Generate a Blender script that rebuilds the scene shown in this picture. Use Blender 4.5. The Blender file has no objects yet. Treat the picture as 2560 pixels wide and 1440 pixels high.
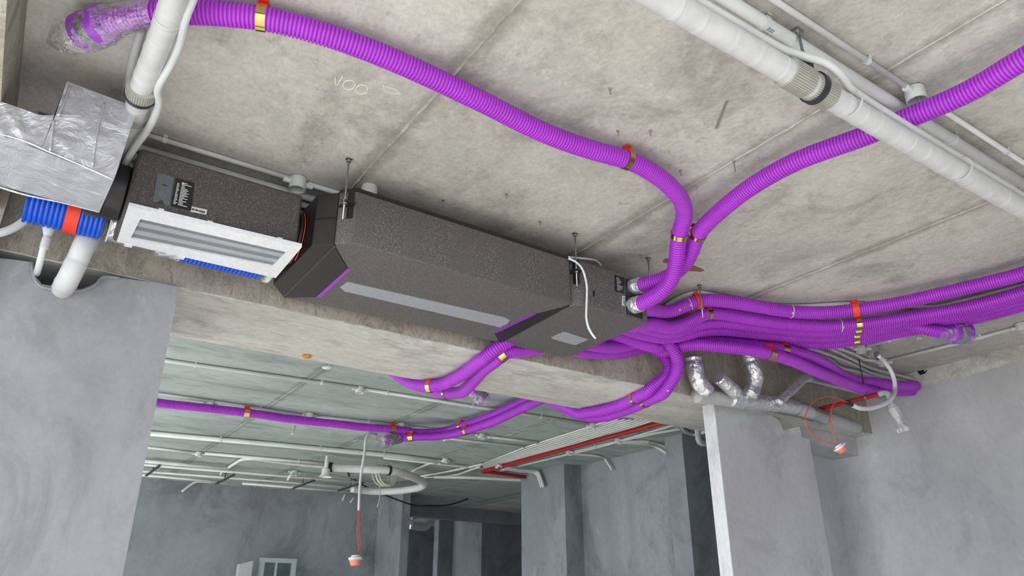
import bpy, math, random
import numpy as np
from mathutils import Vector

# ------------------------------------------------------------------ camera, light, exposure
S = bpy.context.scene
COL = S.collection
cam = bpy.data.cameras.new('camera')
cam.sensor_width = 36.0
cam.lens = 26.0
cam.clip_start = 0.05
cam_o = bpy.data.objects.new('camera', cam)
COL.objects.link(cam_o)
cam_o.location = (0, 0, 1.5)
cam_o.rotation_euler = (math.radians(90 + 23.67), 0, math.radians(56.07 - 90))
S.camera = cam_o

W = bpy.data.worlds.new('sky')
S.world = W
W.use_nodes = True
W.node_tree.nodes['Background'].inputs['Color'].default_value = (0.82, 0.91, 1.0, 1)
W.node_tree.nodes['Background'].inputs['Strength'].default_value = 1.9

def lamp(name, kind, loc, rot, energy, color, **kw):
    d = bpy.data.lights.new(name, kind)
    d.energy = energy
    d.color = color
    for k, v in kw.items():
        setattr(d, k, v)
    o = bpy.data.objects.new(name, d)
    COL.objects.link(o)
    o.location = loc
    o.rotation_euler = rot
    return o

R = math.radians
# low sun falling in from the open left side on to the floor slabs
lamp('sun', 'SUN', (0, -6, 6), (R(58), 0, R(-92)), 6.0, (1.0, 0.975, 0.95), angle=R(1.0))

S.view_settings.view_transform = 'Standard'
S.view_settings.look = 'None'
S.view_settings.gamma = 1.0
S.view_settings.use_curve_mapping = False
S.view_settings.exposure = 1.15
rnd = random.Random(7)

# ------------------------------------------------------------------ materials
def lin(r, g, b):
    f = lambda c: (c / 255 / 12.92) if c / 255 <= 0.04045 else ((c / 255 + 0.055) / 1.055) ** 2.4
    return (f(r), f(g), f(b), 1.0)

def nmat(name):
    m = bpy.data.materials.new(name)
    m.use_nodes = True
    nt = m.node_tree
    b = nt.nodes['Principled BSDF']
    return m, nt, b

def node(nt, typ, **kw):
    n = nt.nodes.new(typ)
    for k, v in kw.items():
        if k in n.inputs.keys():
            n.inputs[k].default_value = v
        else:
            setattr(n, k, v)
    return n

def mixc(nt, fac, a, b, blend='MIX'):
    n = nt.nodes.new('ShaderNodeMix')
    n.data_type = 'RGBA'
    n.blend_type = blend
    for s, v in ((0, fac), (6, a), (7, b)):
        if hasattr(v, 'links') or hasattr(v, 'is_linked'):
            nt.links.new(v, n.inputs[s])
        else:
            n.inputs[s].default_value = v
    return n.outputs[2]

def ramp(nt, src, *stops):
    r = nt.nodes.new('ShaderNodeValToRGB')
    e = r.color_ramp.elements
    while len(e) < len(stops):
        e.new(0.5)
    for i, (p, v) in enumerate(stops):
        e[i].position = p
        e[i].color = (v, v, v, 1) if not isinstance(v, tuple) else v
    nt.links.new(src, r.inputs[0])
    return r.outputs[0]

def coords(nt, scale=(1, 1, 1), rot=(0, 0, 0), world=True):
    if world:
        src = nt.nodes.new('ShaderNodeNewGeometry').outputs['Position']
    else:
        src = nt.nodes.new('ShaderNodeTexCoord').outputs['Object']
    m = nt.nodes.new('ShaderNodeMapping')
    m.inputs['Scale'].default_value = scale
    m.inputs['Rotation'].default_value = rot
    nt.links.new(src, m.inputs['Vector'])
    return m.outputs[0]

def noise(nt, vec, scale, detail=6, rough=0.6, dist=0.0):
    n = node(nt, 'ShaderNodeTexNoise', Scale=scale, Detail=detail, Roughness=rough, Distortion=dist)
    nt.links.new(vec, n.inputs['Vector'])
    return n.outputs['Fac']

def concrete(name, base, dark, light, stretch=(1, 1, 1), spots=0.5, big=1.0, fine=9.0, bump=0.25, seams=None, crack=False, rough=0.85, streak=None, grain=0.17):
    m, nt, b = nmat(name)
    v = coords(nt, stretch)
    n1 = noise(nt, v, 0.9 * big, 6, 0.62, 0.3)
    n2 = noise(nt, v, fine, 8, 0.7, 0.2)
    n3 = noise(nt, v, 2.6 * big, 8, 0.72, 0.8)
    c = mixc(nt, ramp(nt, n1, (0.36, 0.0), (0.66, 1.0)), base, light)
    c = mixc(nt, ramp(nt, n3, (0.50, 0.0), (0.72, 0.75)), c, dark)
    s = ramp(nt, n2, (0.58, 0.0), (0.72, spots))
    c = mixc(nt, s, c, dark)
    n4 = noise(nt, v, fine * 4.5, 6, 0.75)
    c = mixc(nt, ramp(nt, n4, (0.62, 0.0), (0.76, spots * 0.9)), c, tuple(x * 0.45 for x in dark[:3]) + (1,))
    c = mixc(nt, ramp(nt, n2, (0.26, 0.55), (0.40, 0.0)), c, tuple(min(1, x * 1.22) for x in light[:3]) + (1,))
    if seams:
        x0, dx = seams
        g = nt.nodes.new('ShaderNodeNewGeometry').outputs['Position']
        sx = nt.nodes.new('ShaderNodeSeparateXYZ')
        nt.links.new(g, sx.inputs[0])
        def mth(op, a, bb):
            q = nt.nodes.new('ShaderNodeMath')
            q.operation = op
            for i, w in enumerate((a, bb)):
                if hasattr(w, 'is_linked'):
                    nt.links.new(w, q.inputs[i])
                else:
                    q.inputs[i].default_value = w
            return q.outputs[0]
        d = mth('ABSOLUTE', mth('SUBTRACT', mth('WRAP' if False else 'PINGPONG', mth('SUBTRACT', sx.outputs[0], x0 - 100 * dx), dx / 2), 0.0), 0.0)
        n5 = noise(nt, v, 3.0, 5, 0.7)
        band = mth('ADD', d, mth('MULTIPLY', mth('SUBTRACT', n5, 0.5), 0.16))
        on = mth('GREATER_THAN', sx.outputs[0], x0 - 0.5 * dx)
        c = mixc(nt, mth('MULTIPLY', on, ramp(nt, band, (0.0, 0.62), (0.022, 0.5), (0.05, 0.0))), c, dark)
        c = mixc(nt, mth('MULTIPLY', on, mth('MULTIPLY', ramp(nt, d, (0.0, 0.75), (0.003, 0.6), (0.006, 0.0)), ramp(nt, n5, (0.42, 0.0), (0.6, 1.0)))), c, light)
    n8 = noise(nt, v, fine * 2.2, 6, 0.75, 0.4)
    n9 = noise(nt, v, fine * 6.5, 4, 0.7, 0.2)
    c = mixc(nt, grain * 1.2, c, ramp(nt, n9, (0.30, 0.2), (0.5, 0.5), (0.70, 0.8)), 'OVERLAY')
    c = mixc(nt, grain, c, ramp(nt, n8, (0.28, 0.15), (0.49, 0.5), (0.70, 0.88)), 'OVERLAY')
    if crack:
        vv = coords(nt, (2.2, 2.2, 0.6))
        n6 = noise(nt, vv, 6.0, 5, 0.7, 1.2)
        c = mixc(nt, ramp(nt, n6, (0.485, 0.0), (0.50, 0.55), (0.515, 0.0)), c, tuple(x * 0.5 for x in dark[:3]) + (1,))
    if streak:
        vv = coords(nt, (1.3, 1.3, 0.35))
        n7 = noise(nt, vv, 1.1, 4, 0.55, 1.0)
        c = mixc(nt, ramp(nt, n7, (0.46, 0.0), (0.66, streak)), c, dark)
    nt.links.new(c, b.inputs['Base Color'])
    b.inputs['Roughness'].default_value = rough
    b.inputs['Specular IOR Level'].default_value = 0.25
    bp = node(nt, 'ShaderNodeBump', Strength=bump, Distance=0.02)
    hh = nt.nodes.new('ShaderNodeMath')
    hh.operation = 'ADD'
    nt.links.new(n2, hh.inputs[0])
    nt.links.new(n4, hh.inputs[1])
    nt.links.new(hh.outputs[0], bp.inputs['Height'])
    nt.links.new(bp.outputs[0], b.inputs['Normal'])
    return m

def plain(name, col, rough=0.5, metal=0.0, spec=0.5, bump=0.0, bscale=60.0, speck=None, sscale=200.0):
    m, nt, b = nmat(name)
    b.inputs['Base Color'].default_value = col
    b.inputs['Roughness'].default_value = rough
    b.inputs['Metallic'].default_value = metal
    b.inputs['Specular IOR Level'].default_value = spec
    v = coords(nt)
    n = noise(nt, v, bscale, 3, 0.6)
    dk = tuple(x * 0.86 for x in col[:3]) + (1,)
    c = mixc(nt, ramp(nt, n, (0.35, 0.0), (0.7, 1.0)), dk, col)
    if speck:
        n2 = noise(nt, v, sscale, 2, 0.5)
        c = mixc(nt, ramp(nt, n2, (0.52, 0.0), (0.68, 1.0)), c, speck)
    nt.links.new(c, b.inputs['Base Color'])
    if bump:
        bp = node(nt, 'ShaderNodeBump', Strength=bump, Distance=0.004)
        nt.links.new(n, bp.inputs['Height'])
        nt.links.new(bp.outputs[0], b.inputs['Normal'])
    return m

def foil(name, col, rough=0.22, scale=28.0, strength=0.7, dist=0.012, metal=1.0):
    m, nt, b = nmat(name)
    b.inputs['Base Color'].default_value = col
    b.inputs['Metallic'].default_value = metal
    b.inputs['Roughness'].default_value = rough
    v = coords(nt)
    vo = node(nt, 'ShaderNodeTexVoronoi', Scale=scale)
    vo.feature = 'F1'
    nt.links.new(v, vo.inputs['Vector'])
    n = noise(nt, v, scale * 0.6, 4, 0.6, 1.5)
    a = nt.nodes.new('ShaderNodeMath')
    a.operation = 'MULTIPLY_ADD'
    nt.links.new(vo.outputs['Distance'], a.inputs[0])
    a.inputs[1].default_value = 0.5
    nt.links.new(n, a.inputs[2])
    bp = node(nt, 'ShaderNodeBump', Strength=strength, Distance=dist)
    nt.links.new(a.outputs[0], bp.inputs['Height'])
    nt.links.new(bp.outputs[0], b.inputs['Normal'])
    return m

def film(name, tint=(1, 1, 1, 1), gloss=0.22):
    m, nt, b = nmat(name)
    out = nt.nodes['Material Output']
    t = node(nt, 'ShaderNodeBsdfTransparent', Color=tint)
    g = node(nt, 'ShaderNodeBsdfGlossy', Color=(1, 1, 1, 1), Roughness=0.12)
    v = coords(nt)
    n = noise(nt, v, 45.0, 4, 0.6, 1.0)
    bp = node(nt, 'ShaderNodeBump', Strength=0.9, Distance=0.01)
    nt.links.new(n, bp.inputs['Height'])
    nt.links.new(bp.outputs[0], g.inputs['Normal'])
    fr = node(nt, 'ShaderNodeLayerWeight', Blend=0.35)
    nt.links.new(bp.outputs[0], fr.inputs['Normal'])
    mm = nt.nodes.new('ShaderNodeMath')
    mm.operation = 'MULTIPLY_ADD'
    nt.links.new(fr.outputs['Facing'], mm.inputs[0])
    mm.inputs[1].default_value = 0.75
    mm.inputs[2].default_value = gloss * 0.5
    mx = nt.nodes.new('ShaderNodeMixShader')
    nt.links.new(mm.outputs[0], mx.inputs[0])
    nt.links.new(t.outputs[0], mx.inputs[1])
    nt.links.new(g.outputs[0], mx.inputs[2])
    nt.links.new(mx.outputs[0], out.inputs['Surface'])
    return m

M = {}
M['ceil'] = concrete('cast_concrete', lin(171, 169, 164), lin(126, 122, 114), lin(201, 198, 192), (1, 0.8, 1), 0.6, 1.0, 9.0, 0.22, seams=(0.974, 1.22))
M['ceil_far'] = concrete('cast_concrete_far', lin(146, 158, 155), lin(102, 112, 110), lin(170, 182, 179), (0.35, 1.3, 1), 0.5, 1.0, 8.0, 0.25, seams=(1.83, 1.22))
M['soffit'] = concrete('soffit_concrete', lin(172, 172, 166), lin(120, 120, 114), lin(202, 203, 199), (0.5, 1.2, 1), 0.5, 1.2, 9.0, 0.3)
M['beam'] = concrete('rough_beam_concrete', lin(158, 151, 140), lin(116, 109, 99), lin(178, 172, 162), (1, 1, 0.6), 0.6, 2.0, 12.0, 0.4, crack=True)
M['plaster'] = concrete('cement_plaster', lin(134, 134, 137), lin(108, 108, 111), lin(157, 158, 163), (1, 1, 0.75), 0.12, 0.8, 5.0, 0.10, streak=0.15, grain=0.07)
M['plaster_lit'] = concrete('lit_cement_plaster', lin(172, 172, 174), lin(146, 146, 149), lin(193, 194, 198), (1, 1, 0.75), 0.12, 0.8, 5.0, 0.10, streak=0.15, grain=0.07)  # lit copy of the plaster: light from the left put into the colour
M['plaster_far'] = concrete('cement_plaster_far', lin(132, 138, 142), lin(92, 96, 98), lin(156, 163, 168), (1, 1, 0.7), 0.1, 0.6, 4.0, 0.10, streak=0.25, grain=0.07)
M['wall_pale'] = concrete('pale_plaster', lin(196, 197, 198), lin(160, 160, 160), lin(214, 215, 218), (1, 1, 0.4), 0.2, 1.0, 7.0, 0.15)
M['floor'] = concrete('screed_floor', lin(176, 173, 168), lin(120, 116, 108), lin(190, 186, 178), (1, 1, 1), 0.3, 0.6, 4.0, 0.2)
M['purple'] = plain('purple_plastic', lin(172, 54, 206), 0.36, 0, 0.5, 0.0, 6.0)
M['purple_end'] = plain('purple_fitting', lin(150, 60, 190), 0.35)
M['strip'] = plain('purple_strip', lin(150, 40, 190), 0.4)
M['seal'] = plain('grey_rubber', lin(92, 98, 104), 0.45)
M['orange'] = plain('orange_plastic', lin(235, 62, 34), 0.4)
M['gold'] = plain('gold_band', lin(206, 184, 120), 0.16, 1.0)
M['blue'] = plain('blue_plastic', lin(20, 88, 215), 0.35)
M['white'] = plain('white_pvc', lin(206, 209, 210), 0.4, 0, 0.5, 0.0, 5.0)
M['white_far'] = plain('white_pvc_far', lin(222, 226, 224), 0.5, 0, 0.4, 0.0, 5.0)
M['wrap'] = plain('white_wrap', lin(200, 201, 203), 0.45, 0, 0.4, 0.25, 14.0)
M['frame'] = plain('white_frame', lin(222, 225, 230), 0.35)
M['greypvc'] = plain('grey_pvc', lin(168, 168, 160), 0.5)
M['greypipe'] = plain('grey_pipe', lin(182, 184, 184), 0.5, 0, 0.4, 0.2, 25.0)
M['epp'] = plain('grey_foam_casing', lin(84, 83, 84), 0.62, 0, 0.35, 0.45, 300.0, lin(128, 124, 121), 260.0)
M['epp2'] = plain('coarse_foam_casing', lin(74, 71, 70), 0.65, 0, 0.3, 0.5, 220.0, lin(104, 99, 96), 210.0)
M['panel'] = plain('grey_panel', lin(152, 157, 165), 0.4)
M['grille_a'] = plain('grille_light', lin(160, 166, 173), 0.45)
M['grille_b'] = plain('grille_dark', lin(118, 123, 129), 0.45)
M['black'] = plain('black_plastic', lin(30, 29, 32), 0.42)
M['blackgrid'] = plain('black_gridded', lin(40, 37, 37), 0.5, 0, 0.4, 0.6, 300.0)
M['label'] = plain('black_label', lin(22, 22, 24), 0.35)
M['print'] = plain('white_print', lin(205, 205, 208), 0.6)
M['ink'] = plain('black_ink', lin(25, 25, 25), 0.6)
M['steel'] = plain('zinc_steel', lin(180, 184, 186), 0.3, 1.0)
M['darksteel'] = plain('dark_steel', lin(80, 84, 88), 0.45, 0.8)
M['foil'] = foil('aluminium_foil', lin(226, 228, 232), 0.32, 34.0, 0.8, 0.012, 0.85)
M['foil_box'] = foil('foil_wrap', lin(205, 206, 212), 0.42, 16.0, 0.5, 0.02, 0.7)
M['foil_dull'] = foil('dull_foil', lin(196, 197, 200), 0.42, 14.0, 0.4, 0.012)
M['film'] = film('clear_film')
M['red'] = plain('red_paint', lin(165, 28, 36), 0.4)
M['redwire'] = plain('red_wire', lin(226, 72, 52), 0.45)
M['redcap'] = plain('orange_dust_cap', lin(238, 122, 84), 0.45)
M['salmon'] = plain('salmon_dust_cap', lin(240, 140, 118), 0.45)
M['chalk'] = plain('chalk', lin(222, 220, 214), 0.9)
M['mark'] = plain('mortar_mark', lin(132, 128, 116), 0.9)
M['redmark'] = plain('red_paint_mark', lin(140, 82, 76), 0.9)
M['bag'] = plain('plastic_bag', lin(196, 197, 198), 0.3, 0, 0.5, 0.6, 40.0)
M['cable'] = plain('cable_cream', lin(200, 202, 180), 0.5)
M['blackcable'] = plain('black_cable', lin(28, 28, 30), 0.5)
M['foam'] = plain('orange_foam', lin(196, 140, 60), 0.8)
M['alu'] = plain('white_aluminium', lin(196, 206, 212), 0.35, 0.2)
m_, nt_, b_ = nmat('window_glass')
b_.inputs['Base Color'].default_value = (0.8, 0.9, 0.92, 1)
b_.inputs['Roughness'].default_value = 0.03
b_.inputs['Transmission Weight'].default_value = 1.0
M['glass'] = m_

# ------------------------------------------------------------------ mesh helpers
class MB:
    def __init__(s):
        s.v = []
        s.f = []
    def add(s, vs, fs):
        n = len(s.v)
        s.v += [tuple(map(float, q)) for q in vs]
        s.f += [tuple(n + i for i in q) for q in fs]
        return s
    def hexa(s, p):                       # 8 corners: bottom ring 0-3, top ring 4-7
        return s.add(p, [(3, 2, 1, 0), (4, 5, 6, 7), (0, 1, 5, 4), (1, 2, 6, 5), (2, 3, 7, 6), (3, 0, 4, 7)])
    def box(s, x0, x1, y0, y1, z0, z1):
        return s.hexa([(x0, y0, z0), (x1, y0, z0), (x1, y1, z0), (x0, y1, z0), (x0, y0, z1), (x1, y0, z1), (x1, y1, z1), (x0, y1, z1)])
    def obox(s, c, ax, ay, az, sx, sy, sz):   # oriented box, full sizes
        c = np.array(c, float)
        ax, ay, az = (np.array(q, float) for q in (ax, ay, az))
        P = []
        for k in (-1, 1):
            for i, j in ((-1, -1), (1, -1), (1, 1), (-1, 1)):
                P.append(c + ax * i * sx / 2 + ay * j * sy / 2 + az * k * sz / 2)
        return s.hexa(P)
    def prism(s, poly, z0, z1):           # plan polygon, counter-clockwise
        n = len(poly)
        a = sum(poly[i][0] * poly[(i + 1) % n][1] - poly[(i + 1) % n][0] * poly[i][1] for i in range(n))
        if a < 0:
            poly = poly[::-1]
        vs = [(x, y, z0) for x, y in poly] + [(x, y, z1) for x, y in poly]
        fs = [tuple(range(n - 1, -1, -1)), tuple(range(n, 2 * n))]
        fs += [(i, (i + 1) % n, n + (i + 1) % n, n + i) for i in range(n)]
        return s.add(vs, fs)
    def prism_y(s, poly, y0, y1):         # polygon in (x, z) carried along y
        n = len(poly)
        a = sum(poly[i][0] * poly[(i + 1) % n][1] - poly[(i + 1) % n][0] * poly[i][1] for i in range(n))
        if a < 0:
            poly = poly[::-1]
        vs = [(x, y0, z) for x, z in poly] + [(x, y1, z) for x, z in poly]
        fs = [tuple(range(n)), tuple(range(2 * n - 1, n - 1, -1))]
        fs += [((i + 1) % n, i, n + i, n + (i + 1) % n) for i in range(n)]
        return s.add(vs, fs)
    def rings(s, P, caps=True):           # list of rings, each (n, 3)
        n = len(P[0])
        base = len(s.v)
        for r in P:
            s.v += [tuple(map(float, q)) for q in r]
        for k in range(len(P) - 1):
            a = base + k * n
            for i in range(n):
                j = (i + 1) % n
                s.f.append((a + i, a + j, a + n + j, a + n + i))
        if caps:
            s.f.append(tuple(base + i for i in range(n - 1, -1, -1)))
            s.f.append(tuple(base + (len(P) - 1) * n + i for i in range(n)))
        return s
    def tube(s, path, r, seg=12, caps=True):
        C, T, U, V = frames(path)
        rr = np.full(len(C), r) if np.isscalar(r) else np.array(r)
        a = np.linspace(0, 2 * math.pi, seg, endpoint=False)
        P = [C[k] + rr[k] * (np.cos(a)[:, None] * U[k] + np.sin(a)[:, None] * V[k]) for k in range(len(C))]
        return s.rings(P, caps)
    def cyl(s, a, b, r, seg=16, r2=None):
        return s.tube([a, b], [r, r if r2 is None else r2], seg)
    def lathe(s, c, axis, prof, seg=24):  # prof: (radius, distance along axis)
        c = np.array(c, float)
        t = np.array(axis, float)
        t /= np.linalg.norm(t)
        u = np.cross(t, (0, 0, 1) if abs(t[2]) < 0.9 else (1, 0, 0))
        u /= np.linalg.norm(u)
        v = np.cross(t, u)
        a = np.linspace(0, 2 * math.pi, seg, endpoint=False)
        P = [c + t * d + max(r, 1e-4) * (np.cos(a)[:, None] * u + np.sin(a)[:, None] * v) for r, d in prof]
        return s.rings(P)
    def arc(s, c, t, u, a0, a1, r0, r1, w, n=14):   # ring sector about axis t; u is angle 0
        c, t, u = (np.array(q, float) for q in (c, t, u))
        v = np.cross(t, u)
        P = []
        for k in range(n + 1):
            a = a0 + (a1 - a0) * k / n
            d = math.cos(a) * u + math.sin(a) * v
            P.append(np.array([c + d * r0 - t * w / 2, c + d * r1 - t * w / 2, c + d * r1 + t * w / 2, c + d * r0 + t * w / 2]))
        return s.rings(P)

def frames(path):
    C = np.array(path, float)
    T = np.gradient(C, axis=0) if len(C) > 2 else np.array([C[1] - C[0]] * 2)
    T /= np.linalg.norm(T, axis=1)[:, None] + 1e-12
    up = np.array((0, 0, 1.0)) if abs(T[0][2]) < 0.92 else np.array((1.0, 0, 0))
    U = np.zeros_like(C)
    V = np.zeros_like(C)
    u = up - T[0] * (up @ T[0])
    for k in range(len(C)):
        u = u - T[k] * (u @ T[k])
        u /= np.linalg.norm(u) + 1e-12
        U[k] = u
        V[k] = np.cross(T[k], u)
    return C, T, U, V

def smooth(pts, step=0.02):               # Catmull-Rom through the points, even steps
    P = np.array(pts, float)
    if len(P) > 2:
        E = np.vstack([2 * P[0] - P[1], P, 2 * P[-1] - P[-2]])
        out = []
        for i in range(1, len(E) - 2):
            p0, p1, p2, p3 = E[i - 1:i + 3]
            # centripetal parameters keep tight bends from overshooting
            t01 = max(np.linalg.norm(p1 - p0), 1e-6) ** 0.5
            t12 = max(np.linalg.norm(p2 - p1), 1e-6) ** 0.5
            t23 = max(np.linalg.norm(p3 - p2), 1e-6) ** 0.5
            m1 = (p2 - p1) + t12 * ((p1 - p0) / t01 - (p2 - p0) / (t01 + t12))
            m2 = (p2 - p1) + t12 * ((p3 - p2) / t23 - (p3 - p1) / (t12 + t23))
            a = 2 * (p1 - p2) + m1 + m2
            b = -3 * (p1 - p2) - 2 * m1 - m2
            t = np.linspace(0, 1, 24, endpoint=False)[:, None]
            out.append(a * t ** 3 + b * t ** 2 + m1 * t + p1)
        D = np.vstack(out + [P[-1:]])
    else:
        D = P
    L = np.concatenate([[0], np.cumsum(np.linalg.norm(np.diff(D, axis=0), axis=1))])
    n = max(2, int(round(L[-1] / step)) + 1)
    q = np.linspace(0, L[-1], n)
    return np.stack([np.interp(q, L, D[:, i]) for i in range(3)], 1)

def ribbed(pts, R, pitch=0.0122, seg=20, depth=0.2, prof=((0, .78), (0.07, 1), (0.62, 1), (0.69, .78), (0.72, 0), (0.96, 0))):
    D = smooth(pts, 0.01)
    for _ in range(6):                    # ease the bends
        D[1:-1] = 0.25 * D[:-2] + 0.5 * D[1:-1] + 0.25 * D[2:]
    L = np.concatenate([[0], np.cumsum(np.linalg.norm(np.diff(D, axis=0), axis=1))])
    n = int(L[-1] / pitch)
    q, rr = [], []
    for i in range(n):
        for ph, h in prof:
            q.append((i + ph) * pitch)
            rr.append(R * (1 - depth + depth * h))
    q, rr = np.array(q), np.array(rr)
    C = np.stack([np.interp(q, L, D[:, i]) for i in range(3)], 1)
    Ts = np.gradient(D, axis=0)
    T = np.stack([np.interp(q, L, Ts[:, i]) for i in range(3)], 1)
    T /= np.linalg.norm(T, axis=1)[:, None]
    up = np.array((0.13, 0.21, 0.97))
    U = up[None] - T * (T @ up)[:, None]
    bad = np.linalg.norm(U, axis=1) < 0.2
    if bad.any():
        u = U[0]
        for k in range(len(T)):
            u = u - T[k] * (u @ T[k])
            u = u / np.linalg.norm(u)
            U[k] = u
    U /= np.linalg.norm(U, axis=1)[:, None]
    V = np.cross(T, U)
    a = np.linspace(0, 2 * math.pi, seg, endpoint=False)
    P = C[:, None, :] + rr[:, None, None] * (np.cos(a)[None, :, None] * U[:, None, :] + np.sin(a)[None, :, None] * V[:, None, :])
    N = len(q)
    k = np.arange(N - 1)[:, None] * seg
    i = np.arange(seg)[None]
    j = (i + 1) % seg
    F = np.stack([k + i, k + j, k + seg + j, k + seg + i], -1).reshape(-1, 4)
    return P.reshape(-1, 3), F, D

def near(D, p):
    k = int(np.argmin(np.linalg.norm(D - np.array(p), axis=1)))
    k = min(max(k, 1), len(D) - 2)
    t = D[k + 1] - D[k - 1]
    return D[k], t / np.linalg.norm(t)

def place(o, parent=None):
    COL.objects.link(o)
    if parent is not None:
        o.parent = parent

def origin_of(o):
    p = np.zeros(3)
    while o is not None:
        p += np.array(o.location)
        o = o.parent
    return p

def mesh_obj(name, V, F, mat, parent=None, smoothed=False, loc=None):
    V = np.array(V, float)
    if parent is not None:
        loc = np.zeros(3)
        V = V - origin_of(parent)
    else:
        if loc is None:
            loc = (V.min(0) + V.max(0)) / 2
        loc = np.array(loc, float)
        V = V - loc
    me = bpy.data.meshes.new(name)
    if isinstance(F, np.ndarray):
        me.vertices.add(len(V))
        me.vertices.foreach_set('co', V.astype(np.float32).ravel())
        me.loops.add(F.size)
        me.loops.foreach_set('vertex_index', F.astype(np.int32).ravel())
        me.polygons.add(len(F))
        me.polygons.foreach_set('loop_start', np.arange(0, F.size, 4, dtype=np.int32))
        me.update(calc_edges=True)
    else:
        me.from_pydata([tuple(q) for q in V], [], F)
        me.update()
    me.materials.append(M[mat])
    if smoothed:
        me.polygons.foreach_set('use_smooth', np.ones(len(me.polygons), bool))
        if smoothed == 'auto':
            try:
                me.set_sharp_from_angle(angle=R(40))
            except Exception:
                pass
    o = bpy.data.objects.new(name, me)
    o.location = loc
    place(o, parent)
    return o

def part(name, mb, mat, parent, smoothed=False, label=None):
    o = mesh_obj(name, mb.v, mb.f, mat, parent, smoothed)
    if label:
        o['label'] = label
    return o

def tag(o, label, cat, group=None):
    o['label'] = label
    o['category'] = cat
    if group:
        o['group'] = group
    return o

def solo(name, mb, mat, label, cat, smoothed=False, group=None):
    return tag(mesh_obj(name, mb.v, mb.f, mat, None, smoothed), label, cat, group)

def thing(name, label, cat, loc, group=None):
    o = bpy.data.objects.new(name, None)
    o.empty_display_size = 0.05
    o.location = loc
    COL.objects.link(o)
    return tag(o, label, cat, group)

def struct(name, mb, mat, smoothed=False):
    o = mesh_obj(name, mb.v, mb.f, mat, None, smoothed)
    o['kind'] = 'structure'
    return o

def bevel(o, w=0.006, seg=2):
    b = o.modifiers.new('bevel', 'BEVEL')
    b.width = w
    b.segments = seg
    b.limit_method = 'ANGLE'
    b.angle_limit = R(35)
    for p in o.data.polygons:
        p.use_smooth = True
    try:
        o.data.set_sharp_from_angle(angle=R(60))
    except Exception:
        pass
    return o

# ------------------------------------------------------------------ the setting
H, YB, ZS, YF = 3.2, 3.27, 2.805, 3.942
struct('floor', MB().box(-30, 12, -30, 20, -0.12, 0.0), 'floor')

ceil = struct('ceiling', MB().box(-1.0, 10, -2.6, YF, H + 0.02, H + 0.22).box(-2.2, 10, YF, 15.2, H + 0.02, H + 0.22), 'soffit')
def panels(xs, y0, y1, mat):
    for a, b in zip(xs[:-1], xs[1:]):
        dz = rnd.uniform(0, 0.003)
        m = MB().box(a + 0.001, b - 0.001, y0, y1, H + dz, H + 0.021)
        part('formwork_panel', m, mat, ceil)
def ridge(x, y0, y1, mat):
    n = int((y1 - y0) / 0.05)
    P = []
    for k in range(n + 1):
        y = y0 + (y1 - y0) * k / n
        w = rnd.uniform(0.003, 0.008)
        h = rnd.uniform(0.001, 0.006)
        dx = rnd.uniform(-0.003, 0.003)
        P.append([(x + dx - w, y, H + 0.005), (x + dx, y, H - h), (x + dx + w, y, H + 0.005)])
    part('joint_ridge', MB().rings(P), mat, ceil)
nx = [-1.0, 0.974, 2.194, 3.414, 4.634, 5.68]
panels(nx, -2.6, YB + 0.02, 'ceil')
for x in nx[1:-1]:
    ridge(x, -1.0, YB, 'ceil')
fx = [-2.2, 0.61, 1.83, 3.05, 4.27, 5.49, 7.0]
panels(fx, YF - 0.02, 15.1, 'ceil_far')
for x in fx[1:-1]:
    ridge(x, YF, 11.4, 'ceil_far')

beam = struct('ceiling_beam', MB().box(-1.0, 5.9, YB, YF, ZS, H + 0.05), 'beam')
P = []
for k in range(121):                       # soffit skin with a ragged arris
    x = -1.0 + 6.85 * k / 120
    a, b = rnd.uniform(0, 0.010), rnd.uniform(0, 0.012)
    P.append([(x, YB - 0.002 + a, ZS - 0.006), (x, YF + 0.002 - b, ZS - 0.006), (x, YF - 0.002, ZS + 0.01), (x, YB + 0.002, ZS + 0.01)])
part('soffit_skin', MB().rings(P), 'soffit', beam)
struct('ceiling_beam_side', MB().box(-1.0, -0.268, -2.6, YB, 2.925, H + 0.05), 'beam')
struct('column_side', MB().box(-1.0, -0.234, 3.18, YB + 0.02, 2.55, 3.1), 'beam')

top = [(p[0], p[2]) for p in [(-0.2075, 3.24, 2.754), (-0.156, 3.24, 2.76), (-0.0966, 3.24, 2.765), (-0.081, 3.24, 2.713), (-0.0511, 3.24, 2.683), (0.0321, 3.24, 2.683), (0.086, 3.24, 2.696), (0.1358, 3.24, 2.737), (0.1443, 3.24, 2.768), (0.2098, 3.24, 2.777), (0.3319, 3.24, 2.786), (0.4418, 3.24, 2.792)]]
poly = [(-1.0, 0), (-1.0, top[0][1])] + top + [(top[-1][0], 0)]
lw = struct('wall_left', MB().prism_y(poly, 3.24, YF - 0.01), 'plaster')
# plaster lip round the hole at the column head
lip = [(p[0], 3.236, p[2]) for p in [(0.2105, 3.24, 2.773), (0.1456, 3.24, 2.761), (0.1343, 3.24, 2.729), (0.0878, 3.24, 2.687), (0.0338, 3.24, 2.674), (-0.0553, 3.24, 2.672), (-0.0854, 3.24, 2.709), (-0.1015, 3.24, 2.757)]]
part('plaster_lip', MB().tube(smooth(lip, 0.02), 0.007, 8), 'plaster', lw, True)

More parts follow.
